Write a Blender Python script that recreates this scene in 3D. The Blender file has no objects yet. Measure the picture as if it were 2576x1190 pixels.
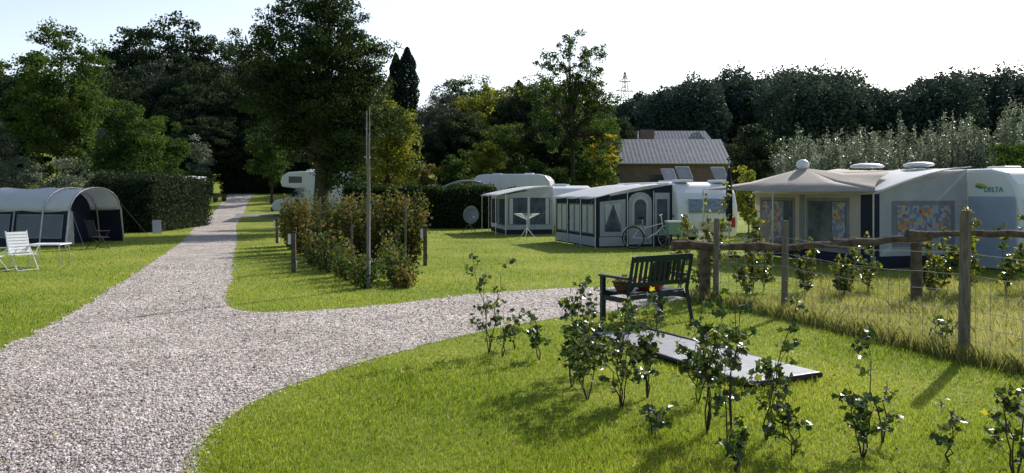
import bpy, math, random
import numpy as np
from mathutils import Vector, Matrix
random.seed(7); R=np.random.default_rng(7)
S=bpy.context.scene; COL=S.collection
rad=math.radians

# ------------------------------------------------------------ materials
def nt(name):
    m=bpy.data.materials.new(name); m.use_nodes=True
    t=m.node_tree; t.nodes.clear()
    o=t.nodes.new('ShaderNodeOutputMaterial')
    return m,t,o
def mat(name,c1,c2=None,scale=4,rough=.7,bump=0,bscale=60,metal=0,spec=.3,trans=0,stretch=None,coat=0):
    m,t,o=nt(name); N=t.nodes; L=t.links
    p=N.new('ShaderNodeBsdfPrincipled'); p.inputs['Roughness'].default_value=rough
    p.inputs['Metallic'].default_value=metal; p.inputs['Specular IOR Level'].default_value=spec
    p.inputs['Coat Weight'].default_value=coat
    tc=N.new('ShaderNodeTexCoord'); mp=N.new('ShaderNodeMapping'); L.new(tc.outputs['Object'],mp.inputs[0])
    if stretch: mp.inputs['Scale'].default_value=stretch
    c2=c2 or tuple(x*.8 for x in c1)
    n=N.new('ShaderNodeTexNoise'); n.inputs['Scale'].default_value=scale; n.inputs['Detail'].default_value=6; n.inputs['Roughness'].default_value=.65
    L.new(mp.outputs[0],n.inputs['Vector'])
    r=N.new('ShaderNodeValToRGB'); r.color_ramp.elements[0].position=.35; r.color_ramp.elements[1].position=.65
    r.color_ramp.elements[0].color=(*c1,1); r.color_ramp.elements[1].color=(*c2,1)
    L.new(n.outputs[0],r.inputs[0]); L.new(r.outputs[0],p.inputs['Base Color'])
    if bump:
        n2=N.new('ShaderNodeTexNoise'); n2.inputs['Scale'].default_value=bscale; n2.inputs['Detail'].default_value=4
        L.new(mp.outputs[0],n2.inputs['Vector'])
        b=N.new('ShaderNodeBump'); b.inputs['Strength'].default_value=bump; b.inputs['Distance'].default_value=.02
        L.new(n2.outputs[0],b.inputs['Height']); L.new(b.outputs[0],p.inputs['Normal'])
    if trans:
        tr=N.new('ShaderNodeBsdfTranslucent'); L.new(r.outputs[0],tr.inputs[0])
        mx=N.new('ShaderNodeMixShader'); mx.inputs[0].default_value=trans
        L.new(p.outputs[0],mx.inputs[1]); L.new(tr.outputs[0],mx.inputs[2]); L.new(mx.outputs[0],o.inputs[0])
    else: L.new(p.outputs[0],o.inputs[0])
    return m
def leafmat(name,stops,trans=.3,rough=.6,spec=.15,tcol=None,g=1.0):
    """colour from per-leaf value attribute"""
    m,t,o=nt(name); N=t.nodes; L=t.links
    stops=[tuple(c*g for c in s) for s in stops]
    a=N.new('ShaderNodeAttribute'); a.attribute_name='v'
    r=N.new('ShaderNodeValToRGB'); e=r.color_ramp.elements
    e[0].position=0; e[0].color=(*stops[0],1); e[1].position=1; e[1].color=(*stops[-1],1)
    for i in range(1,len(stops)-1):
        q=e.new(i/(len(stops)-1)); q.color=(*stops[i],1)
    L.new(a.outputs['Fac'],r.inputs[0])
    p=N.new('ShaderNodeBsdfPrincipled'); p.inputs['Roughness'].default_value=rough; p.inputs['Specular IOR Level'].default_value=spec
    L.new(r.outputs[0],p.inputs['Base Color'])
    tr=N.new('ShaderNodeBsdfTranslucent')
    hs=N.new('ShaderNodeMixRGB'); hs.blend_type='MULTIPLY'; hs.inputs[0].default_value=1
    hs.inputs[2].default_value=(*(tcol or (1.6,1.55,.75)),1)
    L.new(r.outputs[0],hs.inputs[1]); L.new(hs.outputs[0],tr.inputs[0])
    mx=N.new('ShaderNodeMixShader'); mx.inputs[0].default_value=trans
    L.new(p.outputs[0],mx.inputs[1]); L.new(tr.outputs[0],mx.inputs[2]); L.new(mx.outputs[0],o.inputs[0])
    return m
WHITE=mat('white_paint',(.84,.85,.86),(.77,.78,.79),scale=1.5,rough=.3,spec=.5)
CANVW=mat('white_canvas',(.88,.89,.91),(.82,.83,.86),scale=1.6,rough=.5,trans=.4,bump=.15,bscale=6)
CANVB=mat('beige_canvas',(.72,.66,.60),(.62,.57,.52),scale=2,rough=.8,trans=.45,bump=.15,bscale=7)
CANVG=mat('grey_canvas',(.30,.31,.33),(.22,.23,.26),scale=2,rough=.8,trans=.15,bump=.15,bscale=6)
CANVL=mat('light_grey_canvas',(.60,.62,.66),(.50,.52,.56),scale=2,rough=.8,trans=.3,bump=.15,bscale=6)
NAVY=mat('navy_canvas',(.02,.026,.05),(.012,.016,.032),scale=2,rough=.75,bump=.1,bscale=9)
SKIRT=mat('blue_cover',(.50,.57,.70),(.42,.49,.62),scale=1.2,rough=.6,trans=.3,bump=.3,bscale=5)
VINYL=mat('clear_vinyl',(.05,.06,.08),(.13,.15,.18),scale=3,rough=.12,spec=.6)
GLASS=mat('dark_glass',(.02,.025,.03),(.05,.06,.07),scale=1.5,rough=.06,spec=.7)
BLIND=mat('window_blind',(.10,.16,.32),(.35,.42,.55),scale=12,rough=.3)
CURT=mat('white_curtain',(.80,.80,.78),(.6,.6,.6),scale=6,rough=.9,trans=.3,stretch=(6,6,.3))
STEEL=mat('galvanised_steel',(.32,.33,.34),(.2,.2,.21),scale=12,rough=.4,metal=.8)
WIRE=mat('fence_wire',(.34,.33,.31),(.2,.19,.18),scale=12,rough=.5,metal=.3)
ALU=mat('aluminium_tube',(.6,.6,.61),(.45,.45,.46),scale=12,rough=.35,metal=.7)
BLACK=mat('black_rubber',(.015,.015,.016),(.03,.03,.03),scale=8,rough=.7)
DGREEN=mat('bench_paint',(.006,.022,.028),(.011,.034,.040),scale=9,rough=.42,bump=.1,bscale=40)
WOODG=mat('weathered_wood',(.26,.22,.17),(.11,.095,.075),scale=14,rough=.9,bump=.6,bscale=30,stretch=(3,3,.35))
WOODB=mat('bark_log',(.18,.13,.10),(.06,.047,.037),scale=9,rough=.95,bump=.9,bscale=22)
WOODP=mat('pole_wood',(.25,.23,.21),(.14,.13,.12),scale=12,rough=.85,stretch=(3,3,.3),bump=.3)
BARK=mat('tree_bark',(.08,.065,.05),(.035,.03,.024),scale=6,rough=.95,bump=.8,bscale=18,stretch=(2,2,.5))
WICKER=mat('wicker',(.16,.08,.04),(.05,.03,.02),scale=30,rough=.8,bump=.6,bscale=60)
REDP=mat('red_pot',(.50,.05,.03),(.35,.03,.02),scale=6,rough=.5)
PLASTW=mat('white_plastic',(.80,.82,.84),(.72,.74,.77),scale=5,rough=.4)
DISHG=mat('grey_dish',(.33,.34,.36),(.25,.26,.28),scale=5,rough=.5)
DISHD=mat('dark_dish',(.03,.03,.035),(.05,.05,.055),scale=5,rough=.5)
GREENP=mat('mint_plastic',(.25,.42,.30),(.2,.35,.25),scale=6,rough=.5)
LAMP=mat('lamp_lens',(.75,.75,.72),(.6,.6,.58),scale=5,rough=.3)
RED=mat('red_lens',(.4,.02,.02),(.3,.02,.02),rough=.3)
TEAL=mat('green_lettering',(.02,.30,.22),(.02,.26,.2),rough=.4)
YEL=mat('yellow_decal',(.75,.50,.05),(.7,.4,.04),rough=.4)
GREYST=mat('grey_stripe',(.30,.33,.38),(.26,.29,.33),rough=.4)
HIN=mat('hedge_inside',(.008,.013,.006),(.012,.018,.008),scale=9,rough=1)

def brickmat():
    m,t,o=nt('brick'); N=t.nodes; L=t.links
    p=N.new('ShaderNodeBsdfPrincipled'); p.inputs['Roughness'].default_value=.9
    tc=N.new('ShaderNodeTexCoord'); mp=N.new('ShaderNodeMapping'); mp.inputs['Rotation'].default_value=(rad(90),0,0)
    b=N.new('ShaderNodeTexBrick'); b.inputs['Scale'].default_value=2.2
    b.inputs['Color1'].default_value=(.22,.14,.105,1); b.inputs['Color2'].default_value=(.14,.09,.07,1); b.inputs['Mortar'].default_value=(.22,.2,.18,1)
    L.new(tc.outputs['Object'],mp.inputs[0]); L.new(mp.outputs[0],b.inputs[0]); L.new(b.outputs[0],p.inputs[0]); L.new(p.outputs[0],o.inputs[0])
    return m
BRICK=brickmat()
def tilemat():
    m,t,o=nt('roof_tiles'); N=t.nodes; L=t.links
    p=N.new('ShaderNodeBsdfPrincipled'); p.inputs['Roughness'].default_value=.7; p.inputs['Specular IOR Level'].default_value=.2
    tc=N.new('ShaderNodeTexCoord')
    w=N.new('ShaderNodeTexWave'); w.bands_direction='X'; w.inputs['Scale'].default_value=.95; w.inputs['Distortion'].default_value=.3
    n=N.new('ShaderNodeTexNoise'); n.inputs['Scale'].default_value=2.5; n.inputs['Detail'].default_value=7; n.inputs['Roughness'].default_value=.75
    for q in (w,n): L.new(tc.outputs['Object'],q.inputs['Vector'])
    r=N.new('ShaderNodeValToRGB'); r.color_ramp.elements[0].color=(.10,.10,.105,1); r.color_ramp.elements[1].color=(.52,.51,.53,1)
    a=N.new('ShaderNodeMath'); a.operation='MULTIPLY_ADD'; L.new(w.outputs['Fac'],a.inputs[0]); a.inputs[1].default_value=.55
    L.new(n.outputs[0],a.inputs[2]); s=N.new('ShaderNodeMath'); s.operation='SUBTRACT'; s.inputs[1].default_value=.27; L.new(a.outputs[0],s.inputs[0])
    L.new(s.outputs[0],r.inputs[0]); L.new(r.outputs[0],p.inputs[0])
    L.new(p.outputs[0],o.inputs[0]); return m
TILE=tilemat()
def curtainmat():
    m,t,o=nt('patterned_curtain'); N=t.nodes; L=t.links
    p=N.new('ShaderNodeBsdfPrincipled'); p.inputs['Roughness'].default_value=.8
    tc=N.new('ShaderNodeTexCoord'); v=N.new('ShaderNodeTexVoronoi'); v.inputs['Scale'].default_value=13; v.distance='CHEBYCHEV'; v.inputs['Randomness'].default_value=.75
    L.new(tc.outputs['Object'],v.inputs['Vector'])
    sp=N.new('ShaderNodeSeparateColor'); L.new(v.outputs['Color'],sp.inputs[0])
    r=N.new('ShaderNodeValToRGB'); r.color_ramp.interpolation='CONSTANT'; e=r.color_ramp.elements
    e[0].color=(.20,.23,.31,1); e[1].position=.45; e[1].color=(.36,.38,.45,1)
    for pos,c in((.78,(.62,.25,.05,1)),(.87,(.6,.42,.08,1)),(.93,(.14,.19,.38,1)),(.97,(.34,.08,.05,1))):
        q=e.new(pos); q.color=c
    L.new(sp.outputs[0],r.inputs[0]); L.new(r.outputs[0],p.inputs[0]); L.new(p.outputs[0],o.inputs[0]); return m
PCURT=curtainmat()
def grassmat():
    m,t,o=nt('grass_ground'); N=t.nodes; L=t.links
    p=N.new('ShaderNodeBsdfPrincipled'); p.inputs['Roughness'].default_value=.85; p.inputs['Specular IOR Level'].default_value=.1
    tc=N.new('ShaderNodeTexCoord')
    def noise(s,d=5):
        n=N.new('ShaderNodeTexNoise'); n.inputs['Scale'].default_value=s; n.inputs['Detail'].default_value=d; n.inputs['Roughness'].default_value=.7
        L.new(tc.outputs['Object'],n.inputs['Vector']); return n
    a=noise(.45,7); b=noise(14,8)
    r=N.new('ShaderNodeValToRGB'); r.color_ramp.elements[0].position=.35; r.color_ramp.elements[1].position=.68
    r.color_ramp.elements[0].color=(.20,.285,.04,1); r.color_ramp.elements[1].color=(.42,.44,.095,1)
    r2=N.new('ShaderNodeValToRGB'); r2.color_ramp.elements[0].position=.3; r2.color_ramp.elements[1].position=.7
    r2.color_ramp.elements[0].color=(.42,.46,.4,1); r2.color_ramp.elements[1].color=(1.2,1.15,1.1,1)
    L.new(a.outputs[0],r.inputs[0]); L.new(b.outputs[0],r2.inputs[0])
    mx=N.new('ShaderNodeMixRGB'); mx.blend_type='MULTIPLY'; mx.inputs[0].default_value=1
    L.new(r.outputs[0],mx.inputs[1]); L.new(r2.outputs[0],mx.inputs[2]); L.new(mx.outputs[0],p.inputs[0])
    c=noise(60,3); bp=N.new('ShaderNodeBump'); bp.inputs['Strength'].default_value=.7; bp.inputs['Distance'].default_value=.03
    L.new(c.outputs[0],bp.inputs['Height']); L.new(bp.outputs[0],p.inputs['Normal']); L.new(p.outputs[0],o.inputs[0]); return m
GRASSG=grassmat()
def gravelmat():
    m,t,o=nt('gravel'); N=t.nodes; L=t.links
    p=N.new('ShaderNodeBsdfPrincipled'); p.inputs['Roughness'].default_value=.85
    tc=N.new('ShaderNodeTexCoord')
    v=N.new('ShaderNodeTexVoronoi'); v.inputs['Scale'].default_value=38; L.new(tc.outputs['Object'],v.inputs['Vector'])
    sp=N.new('ShaderNodeSeparateColor'); L.new(v.outputs['Color'],sp.inputs[0])
    r=N.new('ShaderNodeValToRGB'); e=r.color_ramp.elements
    e[0].color=(.13,.11,.10,1); e[1].color=(.84,.79,.75,1); q=e.new(.5); q.color=(.48,.42,.39,1)
    L.new(sp.outputs[0],r.inputs[0])
    n=N.new('ShaderNodeTexNoise'); n.inputs['Scale'].default_value=.9; n.inputs['Detail'].default_value=8; n.inputs['Roughness'].default_value=.75; L.new(tc.outputs['Object'],n.inputs['Vector'])
    r2=N.new('ShaderNodeValToRGB'); r2.color_ramp.elements[0].position=.32; r2.color_ramp.elements[1].position=.66
    r2.color_ramp.elements[0].color=(.62,.61,.54,1); r2.color_ramp.elements[1].color=(1.14,1.10,1.08,1); L.new(n.outputs[0],r2.inputs[0])
    mx=N.new('ShaderNodeMixRGB'); mx.blend_type='MULTIPLY'; mx.inputs[0].default_value=1
    L.new(r.outputs[0],mx.inputs[1]); L.new(r2.outputs[0],mx.inputs[2]); L.new(mx.outputs[0],p.inputs[0])
    bp=N.new('ShaderNodeBump'); bp.invert=True; bp.inputs['Strength'].default_value=.9; bp.inputs['Distance'].default_value=.014
    L.new(v.outputs['Distance'],bp.inputs['Height']); L.new(bp.outputs[0],p.inputs['Normal']); L.new(p.outputs[0],o.inputs[0]); return m
GRAVEL=gravelmat()
STONE=leafmat('gravel_stones',[(.10,.085,.078),(.36,.30,.285),(.55,.49,.465),(.86,.82,.79)],trans=0,rough=.8,spec=.3)
BLADE=leafmat('grass_blades',[(.11,.19,.025),(.22,.32,.045),(.35,.42,.075),(.56,.54,.20)],trans=.48,rough=.5,spec=.2,tcol=(1.4,1.3,.62))
DRYB=leafmat('meadow_blades',[(.15,.20,.055),(.29,.33,.10),(.48,.45,.20),(.66,.58,.34)],trans=.45,rough=.6,spec=.2,tcol=(1.2,1.15,.8))
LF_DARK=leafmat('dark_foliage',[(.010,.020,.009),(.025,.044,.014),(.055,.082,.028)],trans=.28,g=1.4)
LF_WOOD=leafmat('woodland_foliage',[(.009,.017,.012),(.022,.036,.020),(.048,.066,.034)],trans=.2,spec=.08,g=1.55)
LF_MID=leafmat('green_foliage',[(.018,.038,.012),(.042,.075,.018),(.09,.128,.032)],trans=.36,g=1.4)
LF_YEL=leafmat('yellow_green_foliage',[(.045,.065,.014),(.11,.13,.024),(.24,.23,.04)],trans=.42,g=1.4)
LF_GOLD=leafmat('golden_foliage',[(.12,.11,.015),(.30,.24,.02),(.45,.36,.04)],trans=.42,g=1.35)
LF_SILV=leafmat('silver_foliage',[(.05,.068,.045),(.11,.135,.095),(.28,.30,.25)],trans=.3,rough=.4,spec=.45,g=1.5,tcol=(1.15,1.2,.9))
LF_GREYG=leafmat('grey_green_foliage',[(.02,.030,.024),(.045,.058,.044),(.10,.115,.09)],trans=.22,g=1.55,tcol=(1.2,1.2,.9))
LF_COP=leafmat('hornbeam_foliage',[(.03,.045,.014),(.06,.078,.022),(.12,.105,.035),(.19,.11,.055)],trans=.42,tcol=(1.4,1.25,.7),g=1.5)
LF_SAP=leafmat('sapling_foliage',[(.014,.030,.013),(.035,.064,.02),(.075,.11,.028),(.32,.30,.04)],trans=.34,rough=.26,spec=.7,g=1.35)
LF_FAR=leafmat('far_foliage',[(.020,.034,.034),(.036,.055,.048),(.062,.085,.062)],trans=.2,spec=.05,g=1.6,tcol=(1.3,1.3,.9))  # blue lifted in the leaf colours to paint in distance haze
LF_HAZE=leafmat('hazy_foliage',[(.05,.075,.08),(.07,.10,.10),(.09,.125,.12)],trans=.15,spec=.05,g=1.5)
LF_CON=leafmat('conifer_foliage',[(.008,.018,.014),(.015,.03,.02),(.03,.045,.028)],trans=.1,spec=.05,g=1.5)
LITTER=leafmat('fallen_leaf',[(.12,.07,.03),(.25,.15,.05),(.35,.28,.08)],trans=.2)

# ------------------------------------------------------------ mesh tools
def T(x,y):
    s=min(max((y-85)/65,0),1); s=s*s*(3-2*s)
    return .067*min(max(y-40,0),24)+12*s+.012*max(y-150,0)
def setp(o,**k):
    for a,b in k.items(): o[a]=b
class M:
    def __init__(s): s.v=[];s.f=[];s.m=[]
    def add(s,vs,fs,mi=0):
        b=len(s.v); s.v+=[tuple(q) for q in vs]; s.f+=[tuple(i+b for i in f) for f in fs]; s.m+=[mi]*len(fs); return s
    def box(s,x0,x1,y0,y1,z0,z1,mi=0):
        return s.add([(x0,y0,z0),(x1,y0,z0),(x1,y1,z0),(x0,y1,z0),(x0,y0,z1),(x1,y0,z1),(x1,y1,z1),(x0,y1,z1)],
          [(0,3,2,1),(4,5,6,7),(0,1,5,4),(1,2,6,5),(2,3,7,6),(3,0,4,7)],mi)
    def path(s,pts,rs,n=8,mi=0,cap=True):
        pts=[Vector(p) for p in pts]
        if not hasattr(rs,'__len__'): rs=[rs]*len(pts)
        vs=[];fs=[]
        for i,p in enumerate(pts):
            d=(pts[min(i+1,len(pts)-1)]-pts[max(i-1,0)]).normalized()
            a=d.cross(Vector((0,0,1)) if abs(d.z)<.9 else Vector((1,0,0))).normalized(); b=d.cross(a)
            for k in range(n):
                t=2*math.pi*k/n; vs.append(p+(a*math.cos(t)+b*math.sin(t))*rs[i])
        for i in range(len(pts)-1):
            for k in range(n): fs.append((i*n+k,i*n+(k+1)%n,(i+1)*n+(k+1)%n,(i+1)*n+k))
        if cap: fs+= [tuple(range(n)),tuple(range((len(pts)-1)*n,len(pts)*n))[::-1]]
        return s.add(vs,fs,mi)
    def quad(s,a,b,c,d,mi=0): return s.add([a,b,c,d],[(0,1,2,3)],mi)
    def ell(s,c,r,mi=0,nu=12,nv=8,z0=-1):
        vs=[];fs=[]
        for j in range(nv+1):
            ph=math.pi*j/nv
            for i in range(nu):
                th=2*math.pi*i/nu; z=max(math.cos(ph),z0)
                vs.append((c[0]+r[0]*math.sin(ph)*math.cos(th),c[1]+r[1]*math.sin(ph)*math.sin(th),c[2]+r[2]*z))
        for j in range(nv):
            for i in range(nu): fs.append((j*nu+i,j*nu+(i+1)%nu,(j+1)*nu+(i+1)%nu,(j+1)*nu+i))
        return s.add(vs,fs,mi)
    def torus(s,c,ax,Rr,r,mi=0,n=28,k=6):
        ax=Vector(ax).normalized(); a=ax.cross(Vector((0,0,1)) if abs(ax.z)<.9 else Vector((1,0,0))).normalized(); b=ax.cross(a); c=Vector(c)
        vs=[];fs=[]
        for i in range(n):
            t=2*math.pi*i/n; d=a*math.cos(t)+b*math.sin(t)
            for j in range(k):
                u=2*math.pi*j/k; vs.append(c+d*(Rr+r*math.cos(u))+ax*r*math.sin(u))
        for i in range(n):
            for j in range(k): fs.append((i*k+j,((i+1)%n)*k+j,((i+1)%n)*k+(j+1)%k,i*k+(j+1)%k))
        return s.add(vs,fs,mi)
    def disc(s,c,ax,Rr,th,mi=0,n=20):
        ax=Vector(ax).normalized()*th/2; c=Vector(c); return s.path([c-ax,c+ax],Rr,n,mi)
    def extr(s,prof,x0,x1,mi=0,axis='x'):
        n=len(prof)
        f=(lambda x,p:(x,p[0],p[1])) if axis=='x' else (lambda x,p:(p[0],x,p[1]))
        vs=[f(x0,p) for p in prof]+[f(x1,p) for p in prof]
        fs=[(i,(i+1)%n,n+(i+1)%n,n+i) for i in range(n)]+[tuple(range(n))[::-1],tuple(range(n,2*n))]
        return s.add(vs,fs,mi)
    def done(s,name,mats,parent=None,loc=(0,0,0),rot=0,smooth=False,bevel=0,**k):
        me=bpy.data.meshes.new(name); me.from_pydata(s.v,[],s.f)
        if not isinstance(mats,(list,tuple)): mats=[mats]
        for q in mats: me.materials.append(q)
        me.polygons.foreach_set('material_index',s.m)
        if smooth: me.polygons.foreach_set('use_smooth',[True]*len(s.f))
        me.update()
        o=bpy.data.objects.new(name,me); COL.objects.link(o); o.location=loc; o.rotation_euler=(0,0,rot)
        if parent: o.parent=parent
        if bevel:
            b=o.modifiers.new('b','BEVEL'); b.width=bevel; b.segments=2; b.limit_method='ANGLE'; b.angle_limit=rad(35)
        setp(o,**k); return o
def root(name,loc,rot,label,category,**k):
    e=bpy.data.objects.new(name,None); e.empty_display_size=.3; COL.objects.link(e)
    e.location=loc; e.rotation_euler=(0,0,rot); setp(e,label=label,category=category,**k); return e
def poles(rt,segs,r,mt=None,name='pole'):
    for pts in segs: M().path(pts,r,6).done(name,mt or ALU,rt)
def copything(r,loc,rot,scale=(1,1,1),**k):
    n=r.copy(); COL.objects.link(n); n.location=loc; n.rotation_euler=(0,0,rot); n.scale=scale; setp(n,**k)
    def rec(a,b):
        for c in a.children:
            q=c.copy(); COL.objects.link(q); q.parent=b; rec(c,q)
    rec(r,n); return n
# fast quad/tri soups
def soup(name,V,nper,mat_,val,parent=None,faces=None,smooth=False,**k):
    N=V.shape[0]; me=bpy.data.meshes.new(name)
    if faces is None: faces=[list(range(nper))]
    sizes=np.array([len(f) for f in faces]); flat=np.concatenate([np.array(f) for f in faces])
    me.vertices.add(N*nper); me.vertices.foreach_set('co',V.reshape(-1).astype(np.float32))
    idx=(np.arange(N)[:,None]*nper+flat[None,:]).reshape(-1).astype(np.int32)
    me.loops.add(len(idx)); me.loops.foreach_set('vertex_index',idx)
    tot=np.tile(sizes,N).astype(np.int32); st=np.concatenate([[0],np.cumsum(tot)[:-1]]).astype(np.int32)
    me.polygons.add(len(tot)); me.polygons.foreach_set('loop_start',st); me.polygons.foreach_set('loop_total',tot)
    me.update(calc_edges=True); me.materials.append(mat_)
    a=me.attributes.new('v','FLOAT','FACE'); a.data.foreach_set('value',np.repeat(np.clip(val,0,1),len(sizes)).astype(np.float32))
    o=bpy.data.objects.new(name,me); COL.objects.link(o)
    if parent: o.parent=parent
    setp(o,**k); return o
def nrm(a): return a/np.maximum(np.linalg.norm(a,axis=-1,keepdims=True),1e-9)
def leaves(P,size,up=.5,aspect=.6,lobed=False):
    n=len(P); N=nrm(R.normal(size=(n,3))+np.array([0,0,up])); A=nrm(np.cross(N,R.normal(size=(n,3)))); B=np.cross(N,A)
    s=(size*R.uniform(.65,1.25,n))[:,None]
    if not lobed:
        fold=N*s*.12
        return np.stack([P-A*s*.5,P+B*s*.5*aspect+fold,P+A*s*.5,P-B*s*.5*aspect+fold],1)
    out=[P-A*s*.5]
    for (a,b) in ((-.28,.30),(-.12,.22),(.12,.5),(.18,.2),(.55,0),(.18,-.2),(.12,-.5),(-.12,-.22),(-.28,-.30)):
        out.append(P+A*s*a+B*s*b+N*s*abs(b)*.3)
    return np.stack(out,1)
LOBF=[[0,i,i+1] for i in range(1,9)]

def crownpts(lobes,ncl,nleaf,cr,bias=.35,flat=.6,rough=.2):
    w=np.array([l[3]*l[4]*l[5] for l in lobes])**.8; w/=w.sum(); L=np.array(lobes)
    k=R.choice(len(lobes),ncl,p=w); d=nrm(R.normal(size=(ncl,3))); r=R.uniform(0,1,ncl)**bias
    ph=R.uniform(0,6,3); wob=1+rough*(np.sin(d[:,0]*4+ph[0])+np.sin(d[:,1]*5+ph[1])+np.sin(d[:,2]*6+ph[2]))/2
    C=L[k,:3]+d*L[k,3:]*(r*wob)[:,None]
    cv=R.uniform(.1,.8,ncl)
    per=max(1,nleaf//ncl); off=nrm(R.normal(size=(ncl,per,3)))*(R.uniform(0,1,(ncl,per,1))**.5)*cr*R.uniform(.6,1.3,(ncl,1,1))
    off[...,2]*=flat
    P=(C[:,None,:]+off).reshape(-1,3); v=(cv[:,None]+R.normal(0,.18,(ncl,per))).reshape(-1)
    return P,C,v
def trunkmesh(h,r,C,nl=10,lean=(0,0),z0=.35):
    m=M(); top=Vector((lean[0],lean[1],h)); pts=[];rs=[]
    for i in range(8):
        t=i/7; pts.append((lean[0]*t+.04*h*math.sin(t*5)*.3,lean[1]*t,h*t-.15*(i==0))); rs.append(r*(1.35 if i==0 else 1)*(1-.82*t))
    m.path(pts,rs,9)
    if len(C):
        for i in R.choice(len(C),min(nl,len(C)),replace=False):
            c=Vector(C[i]); t=min(max((c.z/h)*.62,z0),.9)
            a=Vector((lean[0]*t,lean[1]*t,h*t)); 
            mid=a.lerp(c,.5)+Vector((0,0,.06*h)); rr=r*(1-.82*t)*.55
            m.path([a,a.lerp(mid,.5)+Vector((0,0,.02*h)),mid,mid.lerp(c,.5),c],[rr,rr*.8,rr*.55,rr*.35,rr*.12],6,cap=False)
    return m
def tree(name,loc,h,lobes,ncl,nleaf,cr,ls,lm,label,cat='tree',tr=.15,th=None,nl=12,bias=.35,flat=.6,rough=.2,up=.5,asp=.6,rot=0,lean=(0,0),**k):
    r=root(name,loc,rot,label,cat,**k)
    P,C,v=crownpts(lobes,ncl,nleaf,cr,bias,flat,rough)
    soup('crown',leaves(P,ls,up,asp),4,lm,v,parent=r)
    trunkmesh(th or h*.85,tr,C,nl,lean).done('trunk',BARK,r,smooth=True)
    return r

# ------------------------------------------------------------ ground
def ground():
    xs=np.concatenate([-np.geomspace(700,60,14),np.linspace(-50,50,41),np.geomspace(60,700,14)])
    ys=np.concatenate([[-60,-30,-10],np.linspace(0,40,17),[46,52,58,64],np.linspace(72,160,23),np.geomspace(180,1500,12)])
    v=[(x,y,T(x,y)) for y in ys for x in xs]; n=len(xs)
    f=[(j*n+i,j*n+i+1,(j+1)*n+i+1,(j+1)*n+i) for j in range(len(ys)-1) for i in range(n-1)]
    M().add(v,f).done('ground',GRASSG,smooth=True,kind='structure')
ground()
left=[(-5.0,-3),(-5.1,3),(-5.3,6),(-5.52,8.14),(-6.22,10.77),(-7.3,14.0),(-9.16,19.6),(-11.7,26.9),(-15.9,38),(-16.6,40)]
right=[(-14.6,40),(-13.9,38),(-10.2,28.1),(-7.25,19.6),(-5.57,15),(-4.55,11.96),(-4.18,11.14),(-3.79,10.77),(-3.31,10.68),(-2.8,10.9),(-1.75,11.5),(-1.2,12.19),(-.26,12.9),(.79,13.4),(1.52,13.6),(3.0,13.6),
 (3.1,12.9),(2.99,12.3),(1.83,11.14),(.6,10.25),(-.29,9.36),(-.85,8.61),(-1.38,7.78),(-1.8,7.02),(-2.1,6.27),(-2.17,5.38),(-1.95,4.58),(-1.55,3.5),(-1.2,0),(-1,-3)]
def dens(pts,st=.12,j=.05):
    out=[]
    for a,b in zip(pts[:-1],pts[1:]):
        L=math.dist(a,b); k=max(1,int(L/st)) if a[1]<30 else max(1,int(L/1))
        for i in range(k):
            t=i/k; jj=j if i else 0
            out.append((a[0]+(b[0]-a[0])*t+random.uniform(-jj,jj),a[1]+(b[1]-a[1])*t+random.uniform(-jj,jj)))
    out.append(pts[-1]); return out
def smooth_line(p,it=2):
    for _ in range(it):
        q=[p[0]]
        for a,b in zip(p[:-1],p[1:]):
            q+= [(a[0]*.75+b[0]*.25,a[1]*.75+b[1]*.25),(a[0]*.25+b[0]*.75,a[1]*.25+b[1]*.75)]
        p=q+[p[-1]]
    return p
poly=dens(smooth_line(left))+dens(smooth_line(right))
m=M().add([(x,y,.006) for x,y in poly],[tuple(range(len(poly)))[::-1]])
LL=[(-16.6,40),(-18.9,48),(-20.8,54),(-23.0,61),(-24,64)]; RR=[(-14.6,40),(-17,48),(-18.9,54),(-21.0,61),(-21.6,64)]
for i in range(4):
    m.quad(*[(x,y,T(x,y)+.006) for x,y in (LL[i],RR[i],RR[i+1],LL[i+1])])
m.done('gravel_path',GRAVEL,kind='structure')
M().quad(*[(x,y,T(x,y)+.012) for x,y in ((-16.3,44.4),(-12.5,44.2),(-12.5,46.4),(-16.9,46.4))]).done('paving',mat('paving_stone',(.3,.28,.25),(.2,.2,.17),scale=6,rough=.9),kind='structure')
PX=np.array(poly)
def inpoly(x,y,Pg=PX):
    c=np.zeros(len(x),bool); x1,y1=Pg[:,0],Pg[:,1]; x2,y2=np.roll(x1,-1),np.roll(y1,-1)
    for a,b,p,q in zip(x1,y1,x2,y2):
        if b==q: continue
        c^=((b>y)!=(q>y))&(x<(p-a)*(y-b)/(q-b)+a)
    return c
def sample(n,y0,y1,p=2.0,wid=.80):
    u=R.uniform(0,1,n); e=1-p
    y=(y0**e+u*(y1**e-y0**e))**(1/e); x=R.uniform(-wid,wid,n)*(y+1.0); return x,y
def blades(name,x,y,h,w,mt,vmean,**k):
    n=len(x); z=np.zeros(n); d=R.uniform(0,2*np.pi,n); lean=R.normal(0,.35,(n,2))*h[:,None]
    B=np.stack([x,y,z],1); s=np.stack([np.cos(d)*w,np.sin(d)*w,z],1)
    mid=B+np.stack([lean[:,0]*.35,lean[:,1]*.35,h*.6],1); tip=B+np.stack([lean[:,0],lean[:,1],h],1)
    V=np.stack([B-s,B+s,mid+s*.7,tip,mid-s*.7],1)
    return soup(name,V,5,mt,vmean,kind='stuff',**k)
n=460000
x,y=sample(n,3.4,34,1.9)
jx,jy=R.normal(0,.045,n),R.normal(0,.045,n); k=~inpoly(x+jx,y+jy); x,y=x[k],y[k]
fencex=np.interp(y,[5,7.69,10.35,11.5,12],[5.9,4.6,3.73,3.1,2.9])
k=~((x>fencex)&(y<12)); x,y=x[k],y[k]
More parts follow.
